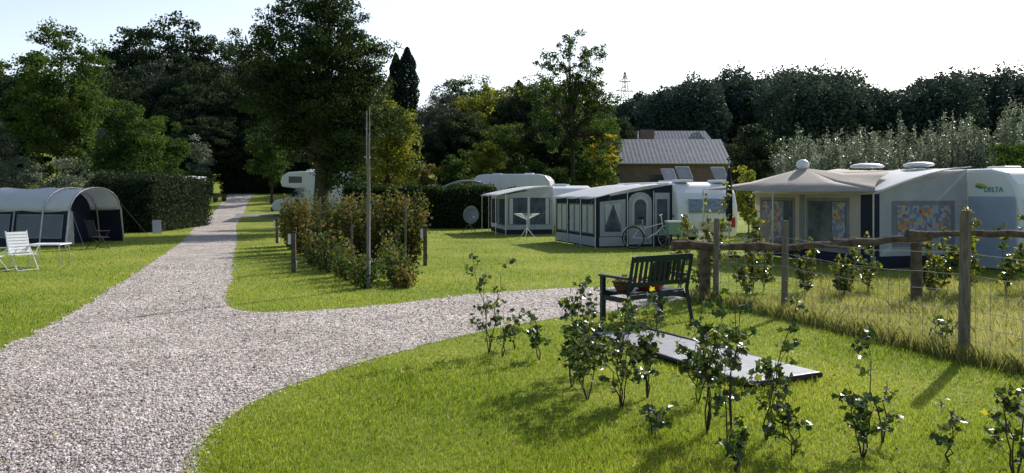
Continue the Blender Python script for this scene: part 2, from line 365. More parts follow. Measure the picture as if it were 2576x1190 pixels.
patch=.5+.2*np.sin(x*1.3+1.5*np.sin(y*.7))+.16*np.sin(y*1.9+x*.6)+.14*np.sin(x*4.1+2*np.sin(y*3.3))*np.sin(y*3.7+x)
h=R.uniform(.018,.042,len(x))*(1+.35*np.sin(x*2.1)*np.sin(y*1.7)); h=h*(1+.8*(R.uniform(0,1,len(x))<.03)); w=.0014*np.maximum(1,y*.28)
blades('lawn_grass',x,y,h,w,BLADE,R.normal(.42,.2,len(x))+.5*(patch-.5),label='short mown green lawn grass',category='grass')
x=R.uniform(2.9,14,90000); y=R.uniform(4,14.5,90000)
fencex=np.interp(y,[5,7.69,10.35,11.5,14.5],[5.75,4.5,3.6,3.0,3.0]); k=(x>fencex)&(x<y*.8+1.2)&((y<12.3)|(x>5)); x,y=x[k],y[k]
cl=.5+.5*np.sin(x*3.1+np.sin(y*4))*np.sin(y*2.7)
blades('meadow_grass',x,y,R.uniform(.05,.12,len(x))*(.7+.9*cl),.003+0*x,DRYB,R.normal(.52,.22,len(x))+.3*(cl-.5),label='long dry straw coloured meadow grass behind the wire fence',category='grass')
t=R.uniform(0,1,11000)*9.2; fy=12-t*.75; fx=np.interp(fy,[5,7.69,10.35,11.5,12],[5.75,4.6,3.73,3.1,2.9])+R.normal(0,.09,11000)
blades('fence_fringe_grass',fx,fy,R.uniform(.08,.25,11000),.0035+0*fx,DRYB,R.normal(.45,.2,11000),label='unmown tufts of grass along the bottom of the fence',category='grass')
x,y=sample(190000,3.4,18,2.1); jx,jy=R.normal(0,.06,len(x)),R.normal(0,.06,len(x)); k=inpoly(x+jx,y+jy); x,y=x[k],y[k]; n=len(x)
s=R.uniform(.005,.013,n)*np.maximum(1,y*.12); base=np.array([[1,0,0],[0,1,0],[-1,0,0],[0,-1,0],[0,0,.8],[0,0,-.3]],float)
a=R.uniform(0,6.28,n); ca,sa=np.cos(a),np.sin(a); sc=R.uniform(.6,1.3,(n,6,1))*base[None]
V=np.stack([sc[...,0]*ca[:,None]-sc[...,1]*sa[:,None],sc[...,0]*sa[:,None]+sc[...,1]*ca[:,None],sc[...,2]],-1)*s[:,None,None]+np.stack([x,y,.008+s*.3],1)[:,None]
soup('gravel_stones',V,6,STONE,R.normal(.50,.30,n)+.10*np.sin(x*1.7+np.sin(y*2))*np.sin(y*1.3),faces=[[0,1,4],[1,2,4],[2,3,4],[3,0,4]],kind='stuff',label='loose pinkish grey gravel chippings on the path',category='gravel')
x,y=sample(900,4,24,1.6); P=np.stack([x,y,np.full(len(x),.04)],1)
soup('fallen_leaves',leaves(P,.035,2.5,.6),4,LITTER,R.uniform(0,1,len(x)),kind='stuff',label='scattered small fallen leaves on lawn and gravel',category='leaves')

# ------------------------------------------------------------ trees
def lob(h,z0,r,n=7,core=.8):
    out=[(0,0,(h+z0)/2,r*core,r*core,(h-z0)/2*.9)]
    for i in range(n):
        a=i*2.4+random.random(); t=(i+.5)/n; z=z0+(h-z0)*(.12+.76*t); rr=r*math.sqrt(max(.05,1-(2*t-1)**2*.8))*.55
        out.append((math.cos(a)*rr,math.sin(a)*rr,z,r*.45,r*.45,(h-z0)*.17))
    return out
bl=lob(10.2,2.6,3.3,11)+[(-2.5,0,8.0,1.3,1.5,1.2),(-2.5,0,6.2,1.3,1.5,1.2),(2.4,0,5.4,1.4,1.5,1.5),(2.3,0,7.6,1.3,1.4,1.4),(-1.3,0,4.4,1.5,1.4,.9),(.2,0,9.8,2.0,1.6,.9),(1.3,-.4,2.9,1.2,1.2,.9),(1.4,-.4,3.6,1.5,1.4,1.1),(.5,-.3,2.3,.6,.8,.7)]
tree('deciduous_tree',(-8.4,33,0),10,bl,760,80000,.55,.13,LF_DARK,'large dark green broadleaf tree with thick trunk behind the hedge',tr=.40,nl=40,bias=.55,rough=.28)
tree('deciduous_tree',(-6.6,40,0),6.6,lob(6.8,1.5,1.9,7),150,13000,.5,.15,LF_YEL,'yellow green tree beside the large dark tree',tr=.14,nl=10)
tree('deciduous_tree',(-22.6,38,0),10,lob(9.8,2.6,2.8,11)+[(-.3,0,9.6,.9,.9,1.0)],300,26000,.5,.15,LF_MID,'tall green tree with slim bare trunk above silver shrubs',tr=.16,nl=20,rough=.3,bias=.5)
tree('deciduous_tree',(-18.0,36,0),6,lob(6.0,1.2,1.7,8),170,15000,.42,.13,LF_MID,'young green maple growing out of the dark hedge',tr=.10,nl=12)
tree('deciduous_tree',(-18.9,41,0),6,lob(5.8,1.3,1.3,8),110,9000,.4,.13,LF_MID,'slim young green tree beside the caravan pitch',tr=.08,nl=10)
tree('shrub',(-25.6,62,T(0,62)),5,lob(4.8,.6,1.2,5),60,5000,.45,.16,LF_SILV,'pale grey green shrub at the end of the lawn',cat='shrub',tr=.06)
tree('deciduous_tree',(-17.2,54,T(0,54)),6,lob(6.2,1,1.7,7),110,9000,.5,.17,LF_MID,'green tree beside the far end of the gravel path',tr=.1)
for i,(X,Y,h,rr,lm_) in enumerate([(-23.8,36,3.6,1.5,LF_SILV),(-21.4,35.5,3.3,1.4,LF_SILV),(-26,37,4.6,1.7,LF_GREYG),(-19.8,37,3.2,1.3,LF_SILV),(-24.6,33,3.0,1.2,LF_MID)]):
    tree('shrub',(X,Y,0),h,lob(h,.2,rr,6),90,9000,.4,.13,lm_,'bushy silver leaved willow shrub behind the awning' if lm_ is LF_SILV else 'bushy green shrub behind the awning',cat='shrub',tr=.06,nl=8,asp=.35,group='shrubs behind the caravan pitch')
def proto(h,r,lm_,label,nleaf=26000,ls=.25,loc=(0,0,0),**k):
    return tree('woodland_tree',loc,h,lob(h,h*.1,r,11,.9),380,nleaf,.85,ls,lm_,label,tr=.28,nl=14,group='trees of the surrounding woodland',**k)
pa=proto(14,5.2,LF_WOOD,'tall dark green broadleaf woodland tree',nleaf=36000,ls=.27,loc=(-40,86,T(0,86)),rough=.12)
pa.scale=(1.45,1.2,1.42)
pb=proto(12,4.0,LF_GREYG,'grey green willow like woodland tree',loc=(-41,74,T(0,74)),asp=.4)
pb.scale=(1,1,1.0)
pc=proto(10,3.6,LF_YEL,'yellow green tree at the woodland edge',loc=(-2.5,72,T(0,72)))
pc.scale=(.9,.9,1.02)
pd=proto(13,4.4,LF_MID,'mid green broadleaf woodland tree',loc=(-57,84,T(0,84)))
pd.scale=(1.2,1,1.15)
LAB={id(pa):'tall dark green broadleaf woodland tree',id(pb):'grey green willow like woodland tree',id(pc):'yellow green tree at the woodland edge',id(pd):'mid green broadleaf woodland tree'}
inst=[(pa,-63,88,1.2,1.2),(pa,-51,92,1.2,1.02),(pa,-34.5,86,1.15,1.3),(pa,-45.5,87,1.1,1.22),(pb,-34,76,1.1,1.12),(pa,-29,88,1.1,1.2),(pb,-29,80,1,1.2),(pa,-26,84,1,1.1),(pa,-36,70,.8,.8),
 (pa,-30,70,.75,.75),(pa,-25,72,.8,.75),(pa,-47,72,.9,.85),(pb,-50,64,.8,.75),(pb,-44,62,.7,.6),(pa,-20,74,.8,.85),(pa,-16.5,80,.9,.95),(pb,-36,64,.6,.5),(pa,-54,70,1,.9),
 (pa,-21,66,.6,.45),(pa,-27,66.5,.7,.5),(pb,-33,67,.6,.55),(pb,-38,69,.8,.8),(pa,-23,78,.8,.95),(pa,-31,74,.9,.95),(pa,-41,78,.9,.95),
 (pb,-6.2,74,.7,.92),(pd,-4.2,78,.8,.95),(pb,-6.4,66,.6,.72),(pc,.5,76,.8,1.12),(pd,3.4,70,.8,.86),(pa,6.5,74,.8,.8),(pd,8.5,82,.7,.72),(pa,10.5,78,.55,.58),(pa,1.2,66,.7,.70),(pc,-3.2,64,.5,.7),
 (pd,-12.5,66,.7,.68),(pb,-9.5,58,.55,.5),(pa,-4.5,60,.6,.5),(pd,-.5,58,.55,.45),(pa,3.5,58,.6,.5),(pd,6.6,60,.5,.5),(pa,20.5,72,.5,.35),(pb,14,86,.7,.45),(pd,19,95,.7,.45),(pa,9.8,92,.7,.5),
 (pa,-68,80,1.2,1.1),(pa,-72,90,1.3,1.2)]
for p_,X,Y,sx,sz in inst:
    copything(p_,(X,Y,T(X,Y)),random.uniform(0,6),(sx,sx,sz),label=LAB[id(p_)])
def conifer(loc,h,r,label):
    rt=root('conifer_tree',loc,0,label,'tree',group='columnar conifers')
    n=22000; t=R.uniform(0,1,n)**.9; a=R.uniform(0,6.28,n)
    prof=r*np.minimum(1,((1-t)*4.5))**.6*(.82+.12*np.sin(t*50+a*2)+.1*np.sin(a*5+t*14)); q=R.uniform(.4,1,n)**.6
    P=np.stack([np.cos(a)*prof*q,np.sin(a)*prof*q,.4+t*(h-.4)],1)
    soup('crown',leaves(P,.26,0,.45),4,LF_CON,R.uniform(0,1,n),parent=rt)
    trunkmesh(h*.9,.22,[],0).done('trunk',BARK,rt,smooth=True)
conifer((-11.1,80,T(0,80)),15.5,1.45,'tall dark columnar conifer with rounded tip')
conifer((-12.6,82,T(0,82)),15.2,1.2,'dark columnar conifer standing beside a taller one')
conifer((.7,80,T(0,80)),12.0,.8,'slim dark columnar conifer among broadleaf trees')
al=[(-.2,0,11.2,1.1,1.0,1.3),(.6,.3,10.2,1.6,1.2,1.5),(-1.0,-.3,9.7,1.3,1.2,1.4),(1.5,0,8.8,1.5,1.3,1.5),(-1.6,.2,8.2,1.5,1.3,1.5),(.2,0,7.4,2.0,1.5,1.6),(2.2,-.3,7.0,1.4,1.3,1.3),(-1.9,0,6.2,1.6,1.3,1.3),(1.2,.3,5.6,2.0,1.6,1.4),(-.5,0,4.4,2.3,1.8,1.4),(2.5,0,4.5,1.2,1,1.1),(1.9,0,10.4,.6,.6,.8),(-2.9,0,7.4,.6,.6,.7)]
tree('deciduous_tree',(3.9,50,T(0,50)),12.5,al,230,18000,.40,.15,LF_MID,'tall airy tree with sparse see-through crown',tr=.15,th=11.4,nl=90,bias=.5,flat=.8,rough=.3)
tree('deciduous_tree',(6.3,53,T(0,53)),6,lob(5.8,.8,1.05,6),90,8500,.35,.15,LF_GOLD,'golden yellow leaved tree beside the brick house',tr=.08)
tree('deciduous_tree',(-1.5,45,T(0,45)),5,lob(4.6,1.0,1.25,6),100,8500,.38,.14,LF_YEL,'small rounded yellow green tree behind the hedge',tr=.08)
for X,Y,h,rr,lm_ in [(-5.4,46,3.2,1.3,LF_COP),(-3.4,47,4.2,1.3,LF_MID),(-7.6,47,3.4,1.4,LF_MID),(1.2,47,3.3,1.3,LF_MID),(2.9,46,3.0,1.3,LF_MID),(5.2,47,4.2,1.5,LF_MID),(-.2,50,3.8,1.3,LF_DARK),(-12.4,52,3.6,1.6,LF_COP),(-13.6,58,4.6,1.6,LF_MID),(-10,52,3.4,1.6,LF_MID)]:
    tree('shrub',(X,Y,T(X,Y)),h,lob(h,.1,rr,6),80,7000,.4,.15,lm_,'russet tinted garden shrub behind the hedge' if lm_ is LF_COP else 'rounded green garden shrub behind the hedge',cat='shrub',tr=.05,nl=6,group='garden shrubs behind the hedge')
tree('shrub',(10.3,32,0),4.6,lob(4.7,.2,1.1,7),120,12000,.35,.13,LF_WOOD,'dense dark upright shrub beside the willows',cat='shrub',tr=.08)
def willow(loc,h,r,label):
    rt=root('willow_shrub',loc,random.uniform(0,6),label,'shrub',group='row of silvery willow shrubs')
    m=M(); P=[];V=[]
    for i in range(80):
        a=random.uniform(0,6.28); q=math.sqrt(random.random()); ex=math.cos(a)*q*r; ey=math.sin(a)*q*r; hh=h*random.uniform(.55,1.0)*(1-.25*q)
        p0=Vector((ex*.25,ey*.25,0)); p1=Vector((ex*.8,ey*.8,hh*.55)); p2=Vector((ex*1.05,ey*1.05,hh))
        m.path([p0,p1,p2],[.018,.011,.004],4,cap=False)
        k=210; t=R.uniform(.12,1,k)**.8
        b=np.where(t[:,None]<.55,np.array(p0)+(np.array(p1)-np.array(p0))*(t[:,None]/.55),np.array(p1)+(np.array(p2)-np.array(p1))*((t[:,None]-.55)/.45))
        P.append(b+R.normal(0,.10,(k,3))*(1.25-t[:,None]*.7)); V.append(R.normal(random.uniform(.1,.8),.2,k))
    soup('crown',leaves(np.concatenate(P),.11,.2,.4),4,LF_SILV,np.concatenate(V),parent=rt)
    m.done('stem',BARK,rt)
    return rt
w1=willow((11.9,31,0),4.6,1.35,'silvery grey green willow shrub with upright shoots')
w2=willow((14.2,31.5,0),5.1,1.5,'silvery grey green willow shrub with upright shoots')
for i,(X,Y,s) in enumerate([(16.2,31,.93),(18.2,31.5,1.15),(20,30.5,1.18),(21.9,31.5,1.32),(13.1,34,1.12),(15.4,34.5,1.05),(17.6,34.5,1.25),(19.6,34,1.08),(23,34,1.3),(24,31,1.2)]):
    copything([w1,w2][i%2],(X,Y,0),random.uniform(0,6),(1,1,s))
tree('shrub',(15.6,23.5,0),3.2,lob(3.3,1.2,1.0,5),50,2200,.35,.15,LF_MID,'leafy green shrub rising behind the caravan',cat='shrub',tr=.05)
tree('shrub',(8.6,27.5,0),2.6,lob(2.8,.2,.6,5),34,2200,.25,.11,LF_YEL,'small green shrub between two caravans',cat='shrub',tr=.03)
def farwood(name,n,xr,yr,fx,fz,lm_,label,kk=2400,ls=.5):
    P=[];V=[]
    for i in range(n):
        X=random.uniform(*xr); Y=random.uniform(*yr); g=T(X,Y); top=np.interp(X*140/Y,fx,fz)*Y/140
        top=g+max(3.5,(top-g))*random.uniform(.80,1.02); rr=random.uniform(2.4,5.0); hc=(top-g)*.52
        k=kk; d=nrm(R.normal(size=(k,3))); q=R.uniform(.7,1,(k,1))*(1+.14*np.sin(d[:,:1]*6+i)+.12*np.sin(d[:,2:]*7+i)+.05*np.sin(d[:,1:2]*15))
        P.append(np.array([X,Y,g+hc])+d*np.array([rr,rr,hc])*q); b=random.uniform(.05,.9); V.append(R.normal(b,.2,k))
    soup(name,leaves(np.concatenate(P),ls,.4,.7),4,lm_,np.concatenate(V),kind='stuff',label=label,category='woodland')
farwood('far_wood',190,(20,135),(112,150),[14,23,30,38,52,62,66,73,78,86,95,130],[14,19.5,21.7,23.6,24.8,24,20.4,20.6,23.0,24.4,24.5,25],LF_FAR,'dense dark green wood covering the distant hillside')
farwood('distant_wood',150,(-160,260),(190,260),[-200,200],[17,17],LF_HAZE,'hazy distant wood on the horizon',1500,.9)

# ------------------------------------------------------------ hedges
def hedge(name,loc,rot,L,D,H,n,ls,lm_,label,ragged=.08):
    rt=root(name,loc,rot,label,'hedge')
    P=np.stack([R.uniform(0,L,n),R.uniform(0,D,n),R.uniform(0,H,n)],1)
    k=R.integers(0,5,n); 
    P[k==0,1]=0;P[k==1,1]=D;P[k==2,2]=H;P[k==3,0]=0;P[k==4,0]=L
    k2=(k>=3)&(R.uniform(0,1,n)>D/L*1.2); P[k2&(R.uniform(0,1,n)<.5),1]=0; P[k2,0]=R.uniform(0,L,k2.sum()); P[k2&(P[:,1]>0.01),2]=H
    und=.5*np.sin(P[:,0]*2.3)+.5*np.sin(P[:,0]*5.1+1+P[:,2]*2); P+=R.normal(0,ragged,(n,3)); P[:,1]+=und*.08; P[:,2]+=und*.12*(P[:,2]/H); P[:,2]=np.abs(P[:,2])
    soup('foliage',leaves(P,ls,.3,.65),4,lm_,R.normal(.42,.2,n)+.25*und,parent=rt)
    M().box(.18,L-.18,.18,D-.18,0,H-.2).done('shade_core',HIN,rt)  # near-black inner box painted as the shade inside the hedge
    return rt
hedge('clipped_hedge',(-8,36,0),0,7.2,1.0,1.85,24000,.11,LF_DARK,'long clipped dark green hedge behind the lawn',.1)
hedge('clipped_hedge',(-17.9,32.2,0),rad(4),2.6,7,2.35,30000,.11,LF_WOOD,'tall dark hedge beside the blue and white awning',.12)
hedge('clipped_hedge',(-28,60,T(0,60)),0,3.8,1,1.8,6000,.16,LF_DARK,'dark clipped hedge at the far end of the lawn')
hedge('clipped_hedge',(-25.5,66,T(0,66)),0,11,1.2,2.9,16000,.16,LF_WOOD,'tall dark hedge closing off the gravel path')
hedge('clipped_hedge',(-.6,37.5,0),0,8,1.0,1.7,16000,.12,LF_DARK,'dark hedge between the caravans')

def shrub(loc,h,r,nl,label,ls=.07,lm_=LF_COP,stems=14):
    rt=root('hedge_shrub',loc,random.uniform(0,6),label,'shrub',group='young hornbeam hedge plants')
    m=M();P=[];V=[]
    for i in range(stems):
        a=random.uniform(0,6.28); q=math.sqrt(random.random()); e=Vector((math.cos(a)*q*r,math.sin(a)*q*r,h*random.uniform(.5,1.1)))
        p0=Vector((e.x*.2,e.y*.2,0)); p1=Vector((e.x*.7,e.y*.7,e.z*.5))
        m.path([p0,p1,e],[.012,.008,.003],4,cap=False); k=nl//stems; t=R.uniform(.1,1,k)[:,None]
        b=np.where(t<.5,np.array(p0)+(np.array(p1)-np.array(p0))*t*2,np.array(p1)+(np.array(e)-np.array(p1))*(t*2-1))
        P.append(b+R.normal(0,.085,(k,3))); V.append(R.normal(random.uniform(.0,.8),.2,k))
    P=np.concatenate(P); P[:,2]=np.maximum(P[:,2],.03)
    soup('foliage',leaves(P,ls,.3,.65),4,lm_,np.concatenate(V),parent=rt)
    m.done('stem',BARK,rt); return rt
tall=[(-5.9,21.3,1.5),(-5.3,20.8,1.5),(-4.7,20.3,1.45),(-6.5,22.7,1.4),(-6.9,24.2,1.2),(-4.2,19.6,1.45),(-3.7,18.7,1.5),(-3.2,18.1,1.55),(-2.75,17.7,1.6),(-2.4,17.9,1.6)]
for i,(X,Y,h) in enumerate(tall): shrub((X,Y,0),h,.48,3000,'copper and green hornbeam plant in the hedge row',ls=.085,stems=22)
for i,(X,Y,h) in enumerate([(-4.9,18.4,1.0),(-4.6,17.5,.95),(-4.2,16.7,.9),(-3.9,16.0,.85),(-3.5,15.3,.8),(-3.2,14.7,.7),(-2.9,14.1,.6),(-2.62,13.5,.5),(-1.95,13.6,.42),(-2.3,14.5,.65),(-2.5,15.4,.8),(-2.6,16.4,1.1),(-2.1,14.2,.5)]):
    shrub((X,Y,0),h,.26,380,'small leafy hornbeam plant at the edge of the lawn',ls=.075,lm_=[LF_COP,LF_MID][i%2],stems=8)
def sapling(loc,h,stems,label,ls=.05,lean=.30,dens_=1.0,ye=.0):
    rt=root('sapling',loc,0,label,'sapling',group='young field maple saplings')
    m=M();P=[];V=[]
    for i in range(stems):
        a=random.uniform(0,6.28); q=random.uniform(.2,1)*lean*h; hh=h*random.uniform(.5,1.15)
        pts=[Vector((0,0,-.02))]; dx,dy=math.cos(a)*q,math.sin(a)*q
        for j in range(1,7):
            t=j/6; w=.03; pts.append(Vector((dx*t**1.3+random.uniform(-w,w),dy*t**1.3+random.uniform(-w,w),hh*t)))
        m.path(pts,[.0065*(1-.75*j/6) for j in range(7)],5,cap=False)
        for j in range(int(14*h*dens_)):
            t=random.uniform(.22,1); f=t*6; k=min(int(f),5); b=pts[k].lerp(pts[k+1],f-k)
            aa=random.uniform(0,6.28); L=random.uniform(.03,.15)*(1.3-.7*t); e=b+Vector((math.cos(aa)*L,math.sin(aa)*L,L*random.uniform(.1,.8)))
            m.path([b,e],[.0025,.0012],3,cap=False); kk=random.randint(2,8)
            for _ in range(kk):
                w=random.random(); c=b.lerp(e,w*.7+.45); P.append((c.x+random.gauss(0,.020),c.y+random.gauss(0,.020),c.z+random.gauss(0,.018))); V.append(random.gauss(.38+ye,.2)+(.5 if random.random()<.05 else 0))
    P=np.array(P); P[:,2]=np.maximum(P[:,2],.05)
    soup('foliage',leaves(P,ls,.9,.7,lobed=True),10,LF_SAP,np.array(V),parent=rt,faces=LOBF)
    m.done('stem',BARK,rt); return rt
saps=[(-.24,7.95,.95,3),(-.1,7.8,.5,2),(.28,7.7,.78,2),(.03,8.2,.4,2),(.52,6.6,1.1,4),(.72,7.1,.85,3),(.86,5.95,.95,4),(1.12,6.25,.85,4),(1.0,6.9,.7,3),(1.38,5.35,1.1,4),(1.5,6.1,.9,3),(1.8,4.85,.5,3),(.62,6.2,.8,3),
 (1.42,4.95,.95,3),(2.25,4.85,.75,3),(2.75,4.72,.42,2),(3.0,4.5,.72,3),(1.35,4.5,.32,2),(2.5,5.1,.6,2),(.98,5.3,.35,2),(1.75,5.2,.85,3)]
for i,(X,Y,h,s) in enumerate(saps): sapling((X,Y,0),h,s,'slender young maple sapling with glossy lobed leaves on grass',ls=.056)
for i,(X,Y,h) in enumerate([(2.75,12.4,1.4),(3.4,12.7,1.7),(4.0,12.6,1.5),(4.3,12.9,1.1),(5.0,12.8,.9),(5.6,12.7,1.0),(6.1,12.9,.9),(7.1,12.6,1.45),(7.7,12.8,1.4),(8.3,12.7,1.1),(8.9,12.9,1.3),(3.7,11.9,.7),(4.8,12.3,.6),(6.8,12.3,.7),(3.05,12.2,1.0),(5.4,12.3,.7),(7.4,12.3,.9)]):
    sapling((X,Y,0),h,4,'leafy sapling with yellowing leaves behind the rustic rail fence',ls=.072,lean=.26,dens_=1.25,ye=.25)
sapling((4.6,8.1,0),.5,3,'low leafy sapling beside the fence post',ls=.05)

# ------------------------------------------------------------ caravans & awnings
def prof_caravan(L,H,z0):
    P=[(0.0,z0+.05),(-.06,z0+.5),(-.03,H*.62),(.12,H-.35),(.35,H-.09),(.75,H)]
    P+= [(L-.8,H),(L-.35,H-.07),(L-.1,H-.35),(L+.03,H*.6),(L,z0+.05),(L-.1,z0),(.1,z0)]
    return P
def caravan(rt,x0,y0,W,L,H,z0=.32,hatches=((.3,.5),),endwin=True,openh=False):
    p=[(a+y0,b) for a,b in prof_caravan(L,H,z0)]
    M().extr(p[::-1],x0,x0+W).done('body',WHITE,rt,smooth=False,bevel=.07)
    if endwin:
        M().box(x0+W*.17,x0+W*.83,y0-.085,y0-.02,H*.52,H*.74).done('window_frame',GREYST,rt,bevel=.02)
        M().box(x0+W*.2,x0+W*.8,y0-.10,y0-.02,H*.535,H*.725).done('window',BLIND,rt,bevel=.02)
        for xx in (x0+.14,x0+W-.26):
            M().box(xx,xx+.12,y0-.10,y0-.02,z0+.3,z0+.62).done('rear_light',RED,rt,bevel=.01)
    M().box(x0+W*.12,x0+W*.88,y0-.09,y0-.03,z0+.16,z0+.26).done('bumper',GREYST,rt,bevel=.02)
    for xx in (x0+.12,x0+W-.12):
        M().torus((xx,y0+L*.5,.29),(1,0,0),.21,.085).done('tyre',BLACK,rt,smooth=True)
        M().disc((xx,y0+L*.5,.29),(1,0,0),.16,.1).done('rim',ALU,rt)
    M().box(x0-.012,x0+W+.012,y0+.2,y0+L-.3,z0+.62,z0+.70).done('stripe',GREYST,rt)
    M().box(x0+W-.01,x0+W+.03,y0+.7,y0+1.9,H*.5,H*.74).done('window',GLASS,rt,bevel=.01)
    M().path([(x0+W/2,y0+L-.05,.4),(x0+W/2,y0+L+1.0,.42)],[.05,.04]).done('drawbar',STEEL,rt)
    for a,b in hatches:
        cx=x0+W*a; cy=y0+L*b
        M().box(cx-.25,cx+.25,cy-.25,cy+.25,H-.02,H+.07).done('roof_hatch',PLASTW,rt,bevel=.03)
        if openh:
            M().add([(cx-.25,cy-.25,H+.1),(cx+.25,cy-.25,H+.1),(cx+.25,cy+.05,H+.5),(cx-.25,cy+.05,H+.5),(cx-.25,cy-.22,H+.09),(cx+.25,cy-.22,H+.09),(cx+.25,cy+.08,H+.48),(cx-.25,cy+.08,H+.48)],
              [(0,1,2,3),(7,6,5,4),(0,4,5,1),(1,5,6,2),(2,6,7,3),(3,7,4,0)]).done('hatch_lid',DISHG,rt,bevel=.02)
def panel(rt,name,mt,side,a0,a1,z0,z1,off,D=0,arch=0,th=.004,ztop=None,**k):
    pts=[(a0,z0),(a1,z0),(a1,z1)]
    if ztop is not None: pts.append((a0,ztop))
    elif arch:
        c=(a0+a1)/2; w=(a1-a0)/2
        pts=[(a0,z0),(a1,z0)]+[(c+w*math.cos(t),z1-arch+arch*math.sin(t)) for t in np.linspace(0,math.pi,9)]
    else: pts.append((a0,z1))
    m=M(); n=len(pts)
    if side=='f': v=[(-off,a,z) for a,z in pts]+[(-off+th,a,z) for a,z in pts]
    else: v=[(a,-off,z) for a,z in pts]+[(a,-off+th,z) for a,z in pts]
    m.add(v,[tuple(range(n)),tuple(range(n,2*n))[::-1]]+[(i,n+i,n+(i+1)%n,(i+1)%n) for i in range(n)])
    return m.done(name,mt,rt,**k)
def roofgrid(rt,name,fn,nu,nv,mt,th=.02,**k):
    m=M(); v=[fn(i/nu,j/nv) for j in range(nv+1) for i in range(nu+1)]
    m.add(v,[(j*(nu+1)+i,j*(nu+1)+i+1,(j+1)*(nu+1)+i+1,(j+1)*(nu+1)+i) for j in range(nv) for i in range(nu)])
    o=m.done(name,mt,rt,smooth=True,**k); s=o.modifiers.new('s','SOLIDIFY'); s.thickness=th; return o

# navy and white awning
rc=root('caravan',(2.57,23.07,0),rad(17),'white touring caravan with open roof hatches and an awning','caravan')
caravan(rc,2.62,-.3,2.15,5.2,2.05,z0=.3,hatches=((.22,.1),(.85,.12),(.5,.5)),openh=True)
ra=root('awning',(2.57,23.07,0),rad(17),'navy blue and white canvas awning with curtained windows on a caravan','awning')
D,L=2.6,3.5; he,hr=1.55,2.0
def rf(u,v):
    x=-.12+u*(D+.12); y=-.15+v*(L+.3); z=he+(hr-he)*math.sin(u*1.45)/math.sin(1.45)-.03*abs(math.sin(v*math.pi*3))
    return(x,y,z)
roofgrid(ra,'roof',rf,10,18,CANVW)
panel(ra,'wall',NAVY,'f',0,L,.02,he-.02,0)
panel(ra,'wall',NAVY,'e',0,D,.02,hr-.04,0,ztop=he-.03)
panel(ra,'skirt',CANVL,'f',.05,L-.05,.06,.34,.01); panel(ra,'skirt',CANVL,'e',.1,.95,.06,.34,.01)
for a in (.15,1.25,2.4): panel(ra,'window',CANVG,'f',a,a+.95,.42,he-.2,.012)
for a in (.22,1.32,2.47):
    panel(ra,'curtain',CURT,'f',a,a+.36,.46,he-.24,.02); panel(ra,'curtain',CURT,'f',a+.5,a+.84,.46,he-.24,.02)
panel(ra,'wall_panel',CANVL,'e',.12,.98,.36,1.50,.012,ztop=1.42)
panel(ra,'window',VINYL,'e',.28,.82,.5,1.36,.02)
M().add([(.28,-.03,1.36),(.56,-.03,1.36),(.30,-.03,.7)],[(0,1,2)]).done('curtain',CURT,ra)
M().add([(.82,-.03,1.36),(.56,-.03,1.36),(.80,-.03,.7)],[(0,1,2)]).done('curtain',CURT,ra)
panel(ra,'door',CANVL,'e',1.08,1.88,.10,1.72,.012,arch=.3)
panel(ra,'window',CURT,'e',1.20,1.76,.62,1.60,.02,arch=.25); panel(ra,'window',VINYL,'e',1.28,1.68,.68,1.5,.028,arch=.2)
panel(ra,'wall_panel',CANVL,'e',1.98,2.5,.36,1.7,.012)
panel(ra,'window',VINYL,'e',2.06,2.42,.5,1.5,.02)
poles(ra,[[(-.03,a,0),(-.03,a,he)] for a in (0,1.18,2.33,L)],.018); poles(ra,[[(a,-.035,0),(a,-.035,1.75)] for a in (1.03,1.93)],.015)
poles(ra,[[(-.1,0,he),(-.9,-.5,0)],[(-.1,L,he),(-1.0,L+.4,0)],[(-.1,1.2,he),(-.8,1.1,0)],[(.4,-.05,he),(.6,-1.0,0)]],.006,CANVG,'guy_rope')

# pale grey awning
rc=root('caravan',(-.26,30.2,0),rad(12),'small white touring caravan behind a light grey awning','caravan')
caravan(rc,2.0,.1,1.75,4.6,2.0,z0=.3,hatches=((.3,.2),(.6,.5)))
ra=root('awning',(-.26,30.2,0),rad(12),'pale grey canvas awning with large clear windows on a caravan','awning')
D,L=1.95,3.2; he,hr=1.66,2.0
roofgrid(ra,'roof',lambda u,v:(-.45+u*(D+.45),-.25+v*(L+.4),he-.06+(hr-he+.06)*math.sin(u*1.4)/math.sin(1.4)-.03*abs(math.sin(v*math.pi*3))),8,18,CANVW)
panel(ra,'wall',CANVL,'f',0,L,.02,he-.05,0); panel(ra,'wall',CANVL,'e',0,D,.02,hr-.05,0,ztop=he-.04)
panel(ra,'skirt',NAVY,'e',.03,D-.03,.03,.22,.01); panel(ra,'skirt',NAVY,'f',.03,L-.03,.03,.22,.01)
panel(ra,'window',VINYL,'e',.12,D-.12,.42,1.5,.012); panel(ra,'window_frame',CANVW,'e',.9,1.0,.3,1.55,.02)
panel(ra,'window',VINYL,'f',.15,1.4,.4,1.45,.012); panel(ra,'window',VINYL,'f',1.7,3.0,.4,1.45,.012)
panel(ra,'curtain',CURT,'e',.16,.30,.44,1.48,.018); panel(ra,'curtain',CURT,'e',D-.3,D-.16,.44,1.48,.018)
poles(ra,[[(a,-.03,0),(a,-.03,he+.05)] for a in (0,D)],.022); poles(ra,[[(-.4,a,0),(-.4,a,he-.05)] for a in (0,1.55,L)],.016)

